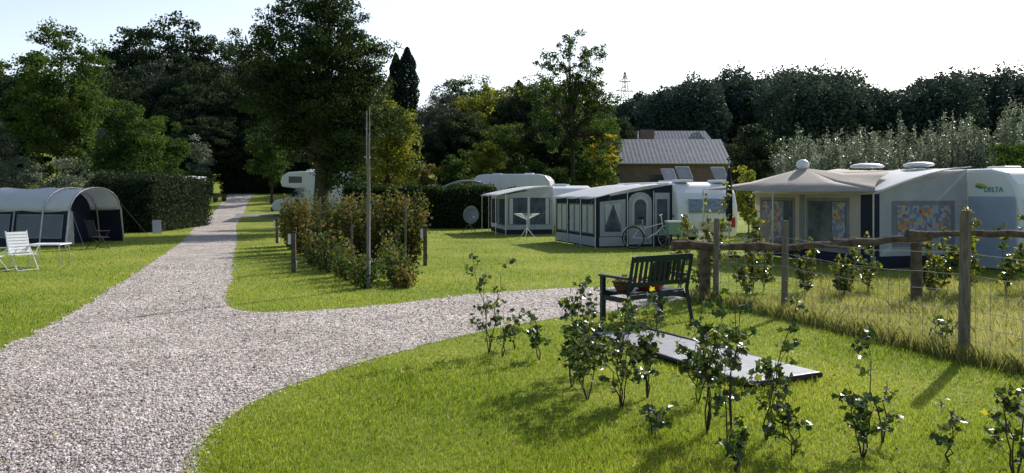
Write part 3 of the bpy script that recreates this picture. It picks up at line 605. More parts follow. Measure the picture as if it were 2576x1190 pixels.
# large beige awning
rc=root('caravan',(7.95,16.56,0),rad(15),'large white caravan with grey stripe and green lettering','caravan')
caravan(rc,2.55,-1.3,2.2,6.4,2.24,z0=.3,hatches=((.45,.2),(.3,.6),(.6,.75)),endwin=False)
M().add([(2.50,-1.2,1.62),(2.50,-.03,1.62),(2.50,-.03,.05),(2.50,-1.25,.05)],[(0,3,2,1)]).done('side_cover',SKIRT,rc)
m=M(); nv=12
for i in range(nv+1):
    xx=2.62+i*(2.05/nv); dy=.03*math.sin(i*1.9)
    m.v+= [(xx,-1.42+dy*.3,1.60),(xx,-1.62+dy,.06)]
m.f=[(2*i,2*i+1,2*i+3,2*i+2) for i in range(nv)]; m.m=[0]*nv; m.done('end_cover',SKIRT,rc,smooth=True)
tx=bpy.data.curves.new('t','FONT'); tx.body='DELTA'; tx.size=.16; tx.extrude=.002; tx.align_x='LEFT'
to=bpy.data.objects.new('t',tx); COL.objects.link(to); bpy.context.view_layer.update()
me=bpy.data.meshes.new_from_object(to.evaluated_get(bpy.context.evaluated_depsgraph_get())); bpy.data.objects.remove(to)
lo=bpy.data.objects.new('lettering',me); COL.objects.link(lo); lo.parent=rc; me.materials.clear(); me.materials.append(TEAL)
lo.rotation_euler=(rad(90),0,rad(-90)); lo.location=(2.530,-.42,1.72); lo['label']='green lettering DELTA'
M().add([(2.533,-.34+.15*math.cos(t),1.86+.05*math.sin(t)+.03*math.cos(t)) for t in np.linspace(0,2*math.pi,16,endpoint=False)],[tuple(range(16))[::-1]]).done('decal',YEL,rc)
M().add([(2.530,-.30+.11*math.cos(t),1.83+.035*math.sin(t)+.02*math.cos(t)) for t in np.linspace(0,2*math.pi,16,endpoint=False)],[tuple(range(16))[::-1]]).done('decal',TEAL,rc)
ra=root('awning',(7.95,16.56,0),rad(15),'large beige and grey awning with sun canopy and patterned curtains','awning')
D,L=2.5,4.6; he,hr=1.70,2.30
roofgrid(ra,'roof',lambda u,v:(-.05+u*(D+.05),-.12+v*(L+.2),he+(hr-he)*math.sin(u*1.45)/math.sin(1.45)-.03*abs(math.sin(v*math.pi*3))),10,20,CANVW)
panel(ra,'wall',CANVB,'f',0,L,.02,he-.02,0); panel(ra,'wall',CANVL,'e',0,D,.02,hr-.06,0,ztop=he-.04)
panel(ra,'skirt',NAVY,'f',.03,L-.03,.03,.3,.01); panel(ra,'skirt',NAVY,'e',.03,D-.03,.03,.3,.01)
panel(ra,'trim',NAVY,'f',-.005,.42,.3,he-.03,.012); panel(ra,'trim',NAVY,'e',0,.12,.3,he-.03,.012)
for a in (.9,2.9):
    panel(ra,'window_frame',CANVG,'f',a-.1,a+1.45,.32,1.58,.012); panel(ra,'window',VINYL,'f',a,a+1.35,.4,1.5,.022)
    panel(ra,'curtain',PCURT,'f',a+(.0 if a<2 else .35),a+(.45 if a<2 else 1.3),.42,1.48,.03)
panel(ra,'window_frame',CANVG,'e',.45,2.15,.5,1.52,.012); panel(ra,'window',PCURT,'e',.58,2.02,.58,1.42,.022)
panel(ra,'trim',CANVG,'f',2.42,2.62,.3,he-.03,.014)
pk=(.3,2.9,2.33)
cor=[(-.12,-.15,1.70),(-1.35,1.8,1.70),(-1.45,4.9,1.76),(.8,5.1,2.0),(1.9,3.6,2.31),(1.2,.9,2.16)]
m=M(); n=len(cor); v=[pk]+cor; fs=[]
for i in range(n):
    a=Vector(cor[i]); b=Vector(cor[(i+1)%n]); k=len(v); p=Vector(pk)
    for j in range(5):
        t=j/4; e=a.lerp(b,t); mm=e.lerp(p,.5)-Vector((0,0,.07)); mm.z=max(mm.z,he+(hr-he)*math.sin(min(max(mm.x,0)/D,1)*1.45)/math.sin(1.45)+.03)
        v+= [tuple(e+(Vector((pk[0],pk[1],e.z))-e)*.06*math.sin(math.pi*t)+Vector((0,0,.03))),tuple(mm)]
    for j in range(4):
        fs+= [(k+2*j,k+2*j+2,k+2*j+3,k+2*j+1),(k+2*j+1,k+2*j+3,0)]
m.add(v,fs); o=m.done('sun_canopy',CANVB,ra,smooth=True); o.modifiers.new('s','SOLIDIFY').thickness=.012
poles(ra,[[(-1.33,1.8,0),(-1.33,1.8,1.7)],[(-1.43,4.9,0),(-1.43,4.9,1.76)],[(-.03,0,0),(-.03,0,he)]],.018)
poles(ra,[[(-1.33,1.8,1.68),(-2.2,1.3,0)]],.006,CANVG,'guy_rope')
M().ell((.3,2.9,2.42),(.16,.16,.14)).done('roof_vent',PLASTW,ra,smooth=True)
M().ell((2.0,2.6,2.38),(.42,.42,.09),z0=-.3).done('roof_dome',PLASTW,ra,smooth=True)
M().ell((2.3,1.2,2.38),(.3,.4,.07)).done('roof_dome',PLASTW,ra,smooth=True)
# far caravans
rc=root('caravan',(2.2,42,T(0,42)),rad(80),'white caravan roof showing above the hedge','caravan')
caravan(rc,0,0,2.2,4.6,2.62,z0=.35,hatches=((.4,.3),(.4,.7)))
ra=root('awning',(-4.0,41,T(0,41)),0,'small white awning roof behind the hedge','awning')
roofgrid(ra,'roof',lambda u,v:(u*2.6,v*2.2,1.95+.42*math.sin(u*2.6)-.1*abs(v-.5)),8,6,CANVW)
M().box(.3,2.5,.1,2.1,0,1.9).done('wall',CANVL,ra)

# --- arched awning
ra=root('awning',(-13.9,23.6,0),rad(-8),'white roofed awning with navy walls and open arched end','awning')
Lw=6.5; Dp=2.6; hh=1.86
def arch(t): return (Dp*(1-math.cos(math.pi*t))/2, hh*min(1,(math.sin(math.pi*t))**.42))
def lr(u,v):
    y,z=arch(.10+.8*v); s=.05*abs(math.sin(u*math.pi*4)); return(-Lw*u,y,z-s)
roofgrid(ra,'roof',lr,40,16,CANVW,th=.015)
y0,z0_=arch(.10)
M().quad((0,y0,z0_),(-Lw,y0,z0_),(-Lw,-.1,.02),(0,-.1,.02)).done('wall',NAVY,ra)
M().quad((0,Dp-y0,z0_),(-Lw,Dp-y0,z0_),(-Lw,Dp+.1,.02),(0,Dp+.1,.02)).done('wall',NAVY,ra)
for a in (.15,2.0,3.9):
    f=lambda x,z:(x,-.1+(arch(.10)[0]+.1)*z/arch(.10)[1]-.015,z)
    M().quad(f(-a,.28),f(-a-1.6,.28),f(-a-1.6,1.0),f(-a,1.0)).done('window',GLASS,ra)
    g=lambda x,z:(x,f(x,z)[1]-.008,z)
    M().path([g(-a,.28),g(-a-1.6,.28),g(-a-1.6,1.0),g(-a,1.0),g(-a,.28)],.012,4).done('window_frame',CANVL,ra)
    M().path([g(-a-1.72,.02),g(-a-1.72,arch(.1)[1])],.03,4).done('trim',CANVL,ra)
poles(ra,[[(xx+.02,-.1,0)]+[(xx+.02,arch(t)[0],arch(t)[1]+.01) for t in np.linspace(.1,.9,14)]+[(xx+.02,Dp+.1,0)] for xx in (0,-.9)],.03)
pr=[(-.1,0)]+[arch(t) for t in np.linspace(.1,.9,14)]+[(Dp+.1,0)]
M().add([(-1.1,a,b-.06) for a,b in pr],[tuple(range(len(pr)))]).done('inner_wall',NAVY,ra)
M().add([(-.02,-.09,.05),(-.02,.35,.05),(-.02,.28,1.1),(-.02,.05,1.15)],[(0,1,2,3)]).done('curtain',CANVG,ra)
poles(ra,[[(0,.1,1.3),(.9,-.4,0)],[(0,Dp,1.3),(1.0,Dp+.3,0)]],.006,CANVG,'guy_rope')
ra=root('awning',(-24.2,52,T(0,52)),rad(-10),'small white awning with open front on the far lawn','awning')
roofgrid(ra,'roof',lambda u,v:(u*2.2,v*2.0,1.75+.35*v-.15*abs(u-.5)),8,6,CANVW)
poles(ra,[[(a,0,0),(a,0,1.7)] for a in (0,1.1,2.2)],.03)
M().box(.02,2.18,1.9,1.98,0,2.0).done('wall',CANVL,ra); M().box(1.7,2.15,-.01,.01,.1,1.6).done('curtain',CANVW,ra); M().box(.1,.5,-.01,.01,.1,1.6).done('curtain',CANVW,ra)

# --- motorhome
rt=root('motorhome',(-14.1,44.2,T(0,44.2)),rad(8),'white motorhome with sleeping alcove above the cab','motorhome')
p=[(0,.55),(.05,.8),(.25,1.0),(.95,1.15),(1.45,1.70),(2.0,1.75),(2.0,.35),(.1,.35)]
M().extr(p[::-1],.12,2.0,axis='y').done('cab',WHITE,rt,bevel=.06)
p=[(1.35,1.68),(.62,1.78),(.52,2.05),(.62,2.4),(.95,2.62),(1.6,2.68),(5.6,2.68),(5.7,2.5),(5.7,.4),(2.0,.4),(2.0,1.68)]
M().extr(p[::-1],0,2.12,axis='y').done('body',WHITE,rt,bevel=.06)
M().add([(.97,.10,1.18),(1.43,.10,1.66),(1.85,.10,1.66),(1.85,.10,1.15)],[(0,3,2,1)]).done('side_window',BLIND,rt)
M().add([(.91,.2,1.182),(.91,1.9,1.182),(1.40,1.9,1.702),(1.40,.2,1.702)],[(0,1,2,3)]).done('windscreen',GLASS,rt)
M().box(1.0,1.75,-.02,.01,2.0,2.38).done('window',GLASS,rt,bevel=.02)
M().box(2.5,3.5,-.02,.01,1.4,2.0).done('window',GLASS,rt,bevel=.02)
M().box(4.2,4.9,-.02,.01,1.4,2.0).done('window',GLASS,rt,bevel=.02)
M().box(-.04,.08,.15,1.97,.33,.58).done('bumper',BLACK,rt,bevel=.03)
M().box(.02,.16,.2,.5,.68,.88).done('headlight',GLASS,rt,bevel=.03); M().box(.02,.16,1.6,1.9,.68,.88).done('headlight',GLASS,rt,bevel=.03)
for xx in (.85,4.4):
    for yy in (.2,1.92):
        w=M().torus((0,0,0),(0,1,0),.24,.1).done('wheel',BLACK,rt,loc=(xx,yy,.33),smooth=True); M().disc((0,0,0),(0,1,0),.18,.14).done('rim',ALU,w)
M().box(1.2,1.5,-.22,-.08,1.2,1.5).done('mirror',BLACK,rt,bevel=.03)
M().ell((2.2,1,2.72),(.35,.35,.12)).done('roof_dome',PLASTW,rt,smooth=True)

# ------------------------------------------------------------ houses
rt=root('brick_house',(8.0,60,T(0,60)-.3),0,'low brick house with ribbed grey tile roof','house')
M().box(.15,9.3,.3,6.3,0,3.2).done('wall',BRICK,rt)
M().add([(.15,.3,3.2),(.15,6.3,3.2),(.15,3.3,4.95)],[(0,1,2)]).done('gable',BRICK,rt); M().add([(9.3,.3,3.2),(9.3,6.3,3.2),(9.3,3.3,4.95)],[(2,1,0)]).done('gable',BRICK,rt)
m=M(); m.add([(-.1,0,3.0),(9.5,0,3.0),(9.5,3.3,5.15),(-.1,3.3,5.15),(-.1,6.6,3.0),(9.5,6.6,3.0)],[(0,1,2,3),(3,2,5,4)]); o=m.done('roof',TILE,rt); o.modifiers.new('s','SOLIDIFY').thickness=.14
M().path([(-.1,-.08,2.96),(9.5,-.08,2.96)],.07,8).done('gutter',STEEL,rt)
M().box(3,4.2,.24,.31,1.0,2.1).done('window',GLASS,rt)
rt=root('brick_house',(12.4,75,T(0,75)),0,'brick farmhouse with tiled roof and brick chimney','house')
M().box(.2,8.0,.3,6,0,4.4).done('wall',BRICK,rt)
m=M(); m.add([(0,0,4.3),(8.2,0,4.3),(7.6,3.1,6.5),(.6,3.1,6.5),(0,6.3,4.3),(8.2,6.3,4.3)],[(0,1,2,3),(3,2,5,4),(0,3,4),(1,5,2)]); o=m.done('roof',TILE,rt); o.modifiers.new('s','SOLIDIFY').thickness=.14
M().box(.5,1.9,.9,1.7,4.6,6.45).done('chimney',BRICK,rt)
M().add([(4.6,-.1,4.4),(7.6,-.1,4.4),(6.1,-.1,6.2),(6.1,2.8,6.2)],[(0,1,2),(0,2,3),(1,3,2)]).done('dormer',TILE,rt)
# ------------------------------------------------------------ pylon
rt=root('electricity_pylon',(59.8,400,T(0,400)),rad(20),'distant steel lattice electricity pylon','pylon')
m=M(); H=49; W=3.2
def wz(z): return W*(1-z/H)**.8+.35
lv=np.linspace(0,H,12)
for sx in(-1,1):
    for sy in(-1,1): m.path([(sx*wz(z),sy*wz(z),z) for z in lv],.22,4)
for a,b in zip(lv[:-1],lv[1:]):
    for s in(-1,1):
        m.path([(-wz(a),s*wz(a),a),(wz(b),s*wz(b),b)],.12,3); m.path([(wz(a),s*wz(a),a),(-wz(b),s*wz(b),b)],.12,3)
for z,w in ((34,4.5),(39,5.2),(44,3.6)):
    m.path([(-w,0,z),(w,0,z)],.26,4); m.path([(-w,0,z),(0,0,z+2)],.18,4); m.path([(w,0,z),(0,0,z+2)],.18,4)
m.done('lattice',mat('pylon_steel',(.28,.30,.33),(.24,.26,.29),rough=.7),rt)

# ------------------------------------------------------------ bench
rt=root('garden_bench',(1.44,9.5,0),math.atan2(.55,.83),'dark green slatted wooden garden bench seen from behind','bench')
W=1.1
for xx in (0,W-.06):
    m=M(); m.path([(xx+.03,-.10,0),(xx+.03,0,.42),(xx+.03,-.10,.9)],[.034,.034,.030],4); m.done('leg',DGREEN,rt)
    M().box(xx,xx+.06,.46,.52,0,.60).done('leg',DGREEN,rt,bevel=.006)
    M().box(xx-.005,xx+.065,-.03,.55,.60,.63).done('armrest',DGREEN,rt,bevel=.01)
    M().box(xx+.01,xx+.05,.0,.47,.30,.36).done('side_rail',DGREEN,rt)
m=M()
for i in range(6): y=.02+i*.086; m.box(.062,W-.062,y,y+.07,.40,.422)
m.box(.062,W-.062,.0,.018,.34,.398).box(.062,W-.062,.49,.51,.34,.398); m.done('seat',DGREEN,rt)
m=M()
def bk(z): return -.10*(z-.42)/.48
def slat(x0,x1,z0,z1,t=.025):
    a,b=bk(z0),bk(z1); m.add([(x0,a,z0),(x1,a,z0),(x1,a+t,z0),(x0,a+t,z0),(x0,b,z1),(x1,b,z1),(x1,b+t,z1),(x0,b+t,z1)],[(0,3,2,1),(4,5,6,7),(0,1,5,4),(1,2,6,5),(2,3,7,6),(3,0,4,7)])
slat(.062,W-.062,.82,.90,.035); slat(.062,W-.062,.50,.56,.03)
for i in range(11): xx=.10+i*.083; slat(xx,xx+.038,.562,.818,.02)
m.done('backrest',DGREEN,rt)
c=math.cos(math.atan2(.55,.83)); s=math.sin(math.atan2(.55,.83))
def bl_(x,y,z): return (1.44+x*c-y*s,9.5+x*s+y*c,z)
rt=root('wicker_basket',bl_(.20,.26,.423),0,'dark brown wicker basket of plants on the bench','basket')
m=M(); m.path([(0,0,0),(0,0,.06),(0,0,.12)],[.10,.14,.15],14); m.done('basket_body',WICKER,rt); M().torus((0,0,.12),(0,0,1),.15,.014,k=5).done('rim',WICKER,rt)
P,C,v=crownpts([(0,0,.16,.12,.12,.05)],24,200,.03); soup('plant',leaves(P,.035),4,LF_COP,v,parent=rt)
rt=root('flower_pot',bl_(.62,.24,.423),0,'low red bowl planted with dark foliage on the bench','flower pot')
M().path([(0,0,0),(0,0,.05),(0,0,.10)],[.14,.19,.20],16).done('pot',REDP,rt)
P,C,v=crownpts([(0,0,.13,.16,.16,.04)],24,200,.03); soup('plant',leaves(P,.035),4,LF_DARK,v,parent=rt)
rt=root('wicker_wreath',bl_(.66,.04,.44),math.atan2(.55,.83),'woven willow wreath leaning on the bench backrest','wreath')
m=M()
for rr in (.05,.09,.13,.17): m.torus((0,.02+.01,.22),(0,1,.2),rr,.023,k=5)
m.done('coil',WICKER,rt)

# ------------------------------------------------------------ fences
def post(rt,x,y,h,r,mt=WOODG,name='post',n=8,lean=0):
    M().path([(x,y,-.05),(x+lean*.5,y,h*.5),(x+lean,y,h-.015),(x+lean,y,h)],[r*1.03,r,r*.95,r*.75],n).done(name,mt,rt,smooth=False)
rt=root('wire_fence',(0,0,0),0,'sheep wire fence on round weathered wooden posts','fence')
pp=[(3.1,11.5,1.31,.045),(3.73,10.35,1.32,.045),(4.6,7.69,1.52,.055),(5.75,5.0,1.5,.055)]
for x_,y_,h_,r_ in pp: post(rt,x_,y_,h_,r_,lean=.02)
m=M()
for (a,b) in zip(pp[:-1],pp[1:]):
    A=Vector((a[0]-.05,a[1]-.03,0)); B=Vector((b[0]-.05,b[1]-.03,0)); Ld=(B-A).length; n=int(Ld/.15)
    zs=[.10,.22,.36,.52,.70,.88]
    def P_(t,z): return A.lerp(B,t)+Vector((0,0,z-.05*math.sin(t*math.pi)*(z/.9)+.006*math.sin(t*23+z*9)))
    for z in zs+[1.1]: m.path([P_(i/12,z) for i in range(13)],.0034,3,cap=False)
    for i in range(1,n):
        t=i/n; m.path([P_(t,z) for z in zs],.0028,3,cap=False)
m.done('wire_mesh',WIRE,rt)
rt=root('rustic_rail_fence',(0,0,0),0,'rustic fence of thick barked posts and log rails','fence')
def log(pts,r,name='rail'):
    q=[];rs=[]
    for a,b in zip(pts[:-1],pts[1:]):
        for i in range(7):
            t=i/7; v=Vector(a).lerp(Vector(b),t); v+=Vector((0,random.uniform(-.02,.02),random.uniform(-.025,.025))); q.append(v); rs.append(r*random.uniform(.78,1.2))
    q.append(Vector(pts[-1])); rs.append(r*.8); M().path(q,rs,9).done(name,WOODB,rt,smooth=False)
post(rt,2.98,11.66,.86,.085,WOODB,n=9); post(rt,6.4,11.96,.90,.085,WOODB,n=9); post(rt,10.2,12.3,1.05,.085,WOODB,n=9)
log([(2.45,11.56,.90),(4.4,11.7,.86),(6.6,11.9,1.0)],.062); log([(6.2,11.86,1.06),(8.2,12.1,1.03),(10.5,12.2,1.1)],.058)
log([(5.0,11.8,.93),(6.7,12.08,.97)],.035)
# ------------------------------------------------------------ pole, service posts, stakes
rt=root('light_pole',(-2.55,13.4,0),0,'slim weathered wooden mast with two antenna rods on top','pole')
M().path([(0,0,-.05),(0.005,0,1.6),(0,0,2.75)],[.036,.032,.027],10).done('mast',WOODP,rt,smooth=True)
M().path([(-.02,-.035,2.2),(-.022,-.035,3.15)],.010,6).done('rod',STEEL,rt); M().path([(.028,-.03,2.3),(.03,-.03,3.22)],.009,6).done('rod',STEEL,rt)
for z in (2.32,2.65): M().torus((0,0,z),(0,0,1),.036,.006,n=14,k=4).done('clamp',STEEL,rt)
def bollard(loc,h,lab):
    rt=root('service_post',loc,rad(8),lab,'service post',group='low wooden service posts with lamps')
    M().box(-.045,.045,-.045,.045,-.02,h).done('post',WOODB,rt,bevel=.008)
    M().box(-.055,.055,-.055,.055,h+.001,h+.03).done('cap',BLACK,rt,bevel=.008)
    M().box(-.115,-.047,-.045,.045,h-.24,h-.02).done('lamp',LAMP,rt,bevel=.01)
    M().box(.047,.065,-.03,.03,h-.75,h-.6).done('socket',PLASTW,rt,bevel=.004)
bollard((-4.67,16.15,0),.84,'dark wooden service post with white lamp box'); bollard((-2.03,17.65,0),.88,'dark wooden service post with white lamp box'); bollard((-7.9,25.4,0),.8,'dark wooden service post with white lamp box')
for X,Y,h in ((-5.0,19.6,1.6),(-2.45,17.3,1.6),(-3.6,16.9,1.0)):
    rt=root('wooden_stake',(X,Y,0),0,'thin wooden stake standing in the hedge row','stake'); M().path([(0,0,-.02),(.01,0,h*.5),(.02,.01,h-.05),(.02,.01,h)],[.03,.03,.026,.008],7).done('stake_shaft',WOODG,rt)
rt=root('folded_parasol',(5.75,20,0),0,'folded dark parasol on a pole beside the awning','parasol')
M().path([(0,0,0),(0,0,2.42)],.02,8).done('pole',ALU,rt)
m=M(); q=[(0,0,.95),(0,0,1.1),(0,0,1.5),(0,0,2.0),(0,0,2.35)]; m.path(q,[.05,.09,.085,.075,.03],10); m.done('canopy',NAVY,rt,smooth=True); M().box(-.22,.22,-.22,.22,0,.06).done('foot',BLACK,rt,bevel=.02)

rt=root('rubber_mat',(0,0,0),0,'long grey textured rubber mat lying on the grass','mat')
co=[(2.05,6.5),(2.80,6.86),(1.62,9.2),(.92,8.9)]
mt=mat('ribbed_rubber',(.42,.43,.45),(.30,.31,.33),scale=5,rough=.40,bump=.5,bscale=60,spec=.5)  # grey lightened so the colour carries the sky's reflection
N=mt.node_tree.nodes; Lk=mt.node_tree.links; bk_=N.new('ShaderNodeTexBrick'); bk_.inputs['Scale'].default_value=9; bk_.inputs['Mortar Size'].default_value=.03
tcn=[q for q in N if q.type=='TEX_COORD'][0]; mpp=N.new('ShaderNodeMapping'); mpp.inputs['Rotation'].default_value=(0,0,rad(26)); Lk.new(tcn.outputs['Object'],mpp.inputs[0]); Lk.new(mpp.outputs[0],bk_.inputs[0])
bpn=[q for q in N if q.type=='BUMP'][0]; bpn.invert=True; Lk.new(bk_.outputs['Fac'],bpn.inputs['Height'])
m=M(); zt=[.075,.075,.05,.05]; m.add([(x,y,z) for (x,y),z in zip(co,zt)]+[(x,y,.045-.02) for x,y in co],[(0,1,2,3),(4,7,6,5),(0,4,5,1),(1,5,6,2),(2,6,7,3),(3,7,4,0)]); m.done('mat_sheet',mt,rt,bevel=.006)
m=M(); m.path([(a[0],a[1],.045) for a in co+[co[0]]],.028,6); m.done('edge',BLACK,rt)

# ------------------------------------------------------------ small camping things
def dish(loc,r,h,mt,lab,rot=0):
    rt=root('satellite_dish',loc,rot,lab,'satellite dish')
    m=M()
    for i in range(3): a=i*2.09+.5; m.path([(0,0,h*.55),(math.cos(a)*.38,math.sin(a)*.38,0)],.013,6)
    m.path([(0,0,h*.4),(0,0,h)],.018,6); m.done('tripod',STEEL,rt)
    m=M(); n=20; v=[(0,-.05,h)];K=4
    for k in range(1,K+1):
        for i in range(n): a=2*math.pi*i/n; q=k/K; v.append((math.cos(a)*r*q,-.05-.10*q*q*r/.3,h+math.sin(a)*r*1.08*q))
    fs=[(0,1+i,1+(i+1)%n) for i in range(n)]
    for k in range(K-1):
        for i in range(n): fs.append((1+k*n+i,1+(k+1)*n+i,1+(k+1)*n+(i+1)%n,1+k*n+(i+1)%n))
    m.add(v,fs); o=m.done('reflector',mt,rt,smooth=True); o.modifiers.new('s','SOLIDIFY').thickness=.012
    M().path([(0,-.05,h-r),(0,-.5,h-.1)],.010,5).done('arm',STEEL,rt); M().ell((0,-.5,h-.08),(.04,.06,.04)).done('receiver',PLASTW,rt)
dish((-1.75,31.5,0),.34,.78,DISHG,'light grey satellite dish on a tripod on the lawn',rad(20))
dish((-18.4,41.8,T(0,41.8)),.29,1.05,DISHD,'dark round satellite dish on a tripod beside the path',rad(-20))
dish((-22.5,53,T(0,53)),.33,1.0,DISHG,'pale satellite dish on a tripod on the far lawn',rad(10))
rt=root('drying_rack',(.55,28.0,0),rad(20),'white rotary clothes drying rack on thin legs','drying rack')
m=M(); m.path([(0,0,.2),(0,0,.85)],.015,6)
for i in range(3): a=i*2.09; m.path([(0,0,.4),(math.cos(a)*.35,math.sin(a)*.35,0)],.012,5)
m.done('stand',PLASTW,rt); m=M()
for i in range(4):
    a=i*math.pi/2; m.path([(0,0,.7),(math.cos(a)*.5,math.sin(a)*.5,.92)],.012,5)
for q in (.2,.3,.4,.5):
    for i in range(4):
        a=i*math.pi/2; b=a+math.pi/2; z=.7+.22*q/.5; m.path([(math.cos(a)*q,math.sin(a)*q,z),(math.cos(b)*q,math.sin(b)*q,z)],.004,4)
m.done('rack_arms',PLASTW,rt)
def fchair(loc,rot,mt,frame,lab,sc=1):
    rt=root('camping_chair',loc,rot,lab,'chair'); rt.scale=(sc,)*3
    m=M()
    for x in (-.26,.26):
        m.path([(x,-.25,0),(x,.20,.62)],.014,6); m.path([(x,.28,0),(x,-.22,.58)],.014,6); m.path([(x,.16,.40),(x,.34,1.02)],.014,6); m.path([(x,-.24,.40),(x,.18,.40)],.012,6)
    m.path([(-.26,-.25,.02),(.26,-.25,.02)],.011,6); m.path([(-.26,.28,.02),(.26,.28,.02)],.011,6); m.done('frame',frame,rt)
    m=M(); 
    for i in range(5): y=-.23+i*.083; m.box(-.25,.25,y,y+.07,.405,.42)
    m.done('seat',mt,rt); m=M()
    for i in range(7):
        z=.46+i*.078; y=.16+.18*(z-.40)/.62; m.add([(-.25,y-.014,z),(.25,y-.014,z),(.25,y+.006,z+.065),(-.25,y+.006,z+.065)],[(0,1,2,3)])
    o=m.done('backrest',mt,rt); o.modifiers.new('s','SOLIDIFY').thickness=.01
    for x in (-.29,.25): M().box(x,x+.04,-.26,.2,.61,.635).done('armrest',frame if mt is NAVY else mt,rt,bevel=.008)
fchair((-10.75,16.6,0),rad(60),PLASTW,PLASTW,'white slatted reclining camping chair on the lawn',.84)
fchair((-11.2,16.3,0),rad(100),PLASTW,PLASTW,'white slatted reclining camping chair beside a table',.8)
fchair((-12.55,22.9,0),rad(150),NAVY,BLACK,'dark folding camping chair in front of the awning',.88)
fchair((-23.2,48.6,T(0,48.6)),rad(60),PLASTW,PLASTW,'white camping chair on the far lawn')
fchair((6.35,19.6,0),rad(200),CANVB,PLASTW,'beige folding chair beside the parasol',.95)
fchair((5.2,19.9,0),rad(160),CANVB,PLASTW,'beige folding chair beside the parasol',.95)
rt=root('camping_table',(-10.75,17.5,0),rad(5),'small white folding camping table','table')
M().box(-.35,.4,-.28,.28,.50,.525).done('tabletop',PLASTW,rt,bevel=.01)
for x in (-.3,.35):
    for y in (-.22,.22): M().path([(x,y,.5),(x*1.1,y*1.1,0)],.012,6).done('leg',ALU,rt)
for X,Y in ((-20.1,55),(-19.7,55.6)):
    rt=root('flower_pot',(X-1.5,Y,T(X,Y)),0,'small dark flower pot on the lawn by the path','flower pot')
    M().path([(0,0,0),(0,0,.3)],[.13,.19],12).done('pot',BLACK,rt); P,C,v=crownpts([(0,0,.4,.2,.2,.12)],12,200,.08); soup('plant',leaves(P,.08),4,LF_DARK,v,parent=rt)
rt=root('leaning_board',(-14.9,31.6,0),rad(30),'pale panel leaning against the dark hedge','panel'); M().add([(-.12,0,0),(.22,0,0),(.22,.25,.55),(-.12,.25,.55)],[(0,1,2,3)]).done('board',CANVL,rt).modifiers.new('s','SOLIDIFY').thickness=.03
def bicycle(loc,rot):
    rt=root('bicycle',loc,rot,'pale city bicycle parked in front of the awning','bicycle')
    for x in (0,1.08):
        w=M().torus((0,0,0),(0,1,0),.33,.02,k=6).done('wheel',BLACK,rt,loc=(x,0,.35)); m=M()
        m.torus((0,0,0),(0,1,0),.305,.008,k=4)
        for i in range(12): a=i*math.pi/6; m.path([(0,0,0),(math.cos(a)*.3,0,math.sin(a)*.3)],.0025,3)
        m.done('rim',ALU,w)
        M().path([(x+.36*math.cos(t),0,.35+.36*math.sin(t)) for t in np.linspace(.3,2.9,9)],.018,4).done('mudguard',PLASTW,rt)
    m=M(); m.path([(0,0,.35),(.42,0,.32),(.30,0,.80),(0,0,.35)],.014,6); m.path([(.42,0,.32),(.93,0,.62)],.02,6); m.path([(.33,0,.62),(.90,0,.78)],.016,6); m.path([(1.08,0,.35),(.93,0,.62),(.86,0,1.0)],.015,6); m.path([(.30,0,.8),(.28,0,.92)],.012,6); m.done('frame',PLASTW,rt)
    M().ell((.26,0,.94),(.14,.08,.04)).done('saddle',BLACK,rt,smooth=True)
    M().path([(.72,-.28,1.02),(.84,-.18,1.05),(.86,0,1.0),(.84,.18,1.05),(.72,.28,1.02)],.013,6).done('handlebar',ALU,rt)
    M().box(-.22,.22,-.08,.08,.72,.735).done('luggage_rack',STEEL,rt)
    M().torus((.42,0,.32),(0,1,0),.09,.01,k=4).done('chainring',STEEL,rt)
    M().path([(.42,.03,.32),(.5,.08,.17)],.01,5).path([(.42,-.03,.32),(.34,-.08,.47)],.01,5).done('crank',STEEL,rt)
bicycle((3.65,22.75,0),rad(6))
rt=root('storage_crate',(4.85,22.7,0),rad(10),'mint green and white plastic crate on a stand beside the bicycle','crate')
M().box(-.2,.2,-.15,.15,.45,.80).done('crate_body',GREENP,rt,bevel=.02); M().box(-.22,.22,-.17,.17,.802,.86).done('lid',PLASTW,rt,bevel=.02)
for x in(-.2,.2):
    for y in(-.14,.14): M().path([(x,y,0),(x*.8,y*.8,.45)],.012,5).done('leg',STEEL,rt)

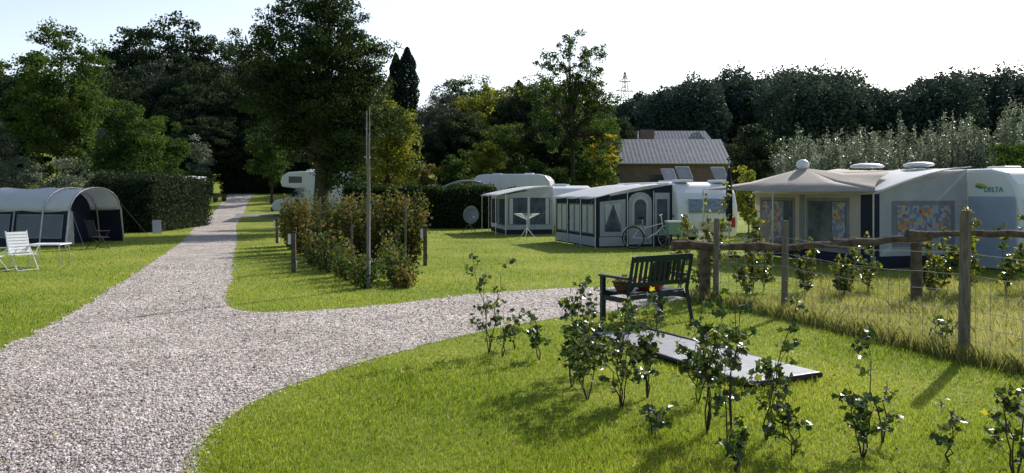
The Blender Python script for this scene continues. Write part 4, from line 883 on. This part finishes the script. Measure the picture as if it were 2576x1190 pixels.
# ------------------------------------------------------------ light, sky, camera
el=rad(34); az=math.atan2(.64,.77)
sd=Vector((math.sin(az)*math.cos(el),math.cos(az)*math.cos(el),math.sin(el)))
sun=bpy.data.lights.new('sun','SUN'); sun.energy=5.0; sun.angle=rad(.5); sun.color=(1,.96,.89)
so=bpy.data.objects.new('sun',sun); COL.objects.link(so); so.rotation_euler=(-sd).to_track_quat('-Z','Y').to_euler()
w=bpy.data.worlds.new('World'); S.world=w; w.use_nodes=True; N=w.node_tree.nodes; L_=w.node_tree.links; N.clear()
sk=N.new('ShaderNodeTexSky'); sk.sky_type='NISHITA'; sk.sun_disc=False; sk.sun_elevation=el; sk.sun_rotation=az; sk.air_density=1.0; sk.dust_density=2.0; sk.ozone_density=1.0
# bright hazy air low in the sky, strongest towards the sun side
tc=N.new('ShaderNodeTexCoord'); sx=N.new('ShaderNodeSeparateXYZ'); L_.new(tc.outputs['Generated'],sx.inputs[0])
def mth(op,a,b=None,clamp=False):
    n=N.new('ShaderNodeMath'); n.operation=op; n.use_clamp=clamp
    for i,q in enumerate((a,b)):
        if q is None: continue
        if isinstance(q,(int,float)): n.inputs[i].default_value=q
        else: L_.new(q,n.inputs[i])
    return n.outputs[0]
zz=mth('MAXIMUM',sx.outputs[2],0.0); hz=mth('POWER',mth('SUBTRACT',1.0,zz),2.8)
dt=N.new('ShaderNodeVectorMath'); dt.operation='DOT_PRODUCT'; L_.new(tc.outputs['Generated'],dt.inputs[0]); dt.inputs[1].default_value=(.34,.94,0)
f=mth('MULTIPLY',hz,mth('ADD',mth('MULTIPLY',mth('MAXIMUM',dt.outputs['Value'],0.0),.88),.12))
vm=N.new('ShaderNodeVectorMath'); vm.operation='SCALE'; vm.inputs[0].default_value=(9.0,9.7,10.7); L_.new(f,vm.inputs['Scale'])
ad=N.new('ShaderNodeVectorMath'); ad.operation='ADD'; L_.new(sk.outputs[0],ad.inputs[0]); L_.new(vm.outputs[0],ad.inputs[1])
bg=N.new('ShaderNodeBackground'); bg.inputs[1].default_value=.13; ou=N.new('ShaderNodeOutputWorld'); L_.new(ad.outputs[0],bg.inputs[0]); L_.new(bg.outputs[0],ou.inputs[0])
cam=bpy.data.cameras.new('camera'); co_=bpy.data.objects.new('camera',cam); COL.objects.link(co_); co_.location=(0,0,1.7); co_.rotation_euler=(rad(90),0,0)
cam.sensor_width=36; cam.lens=26.55; cam.shift_y=-.0427; cam.clip_end=4000; cam.clip_start=.1
S.camera=co_
S.view_settings.view_transform='Standard'; S.view_settings.look='None'; S.view_settings.exposure=0
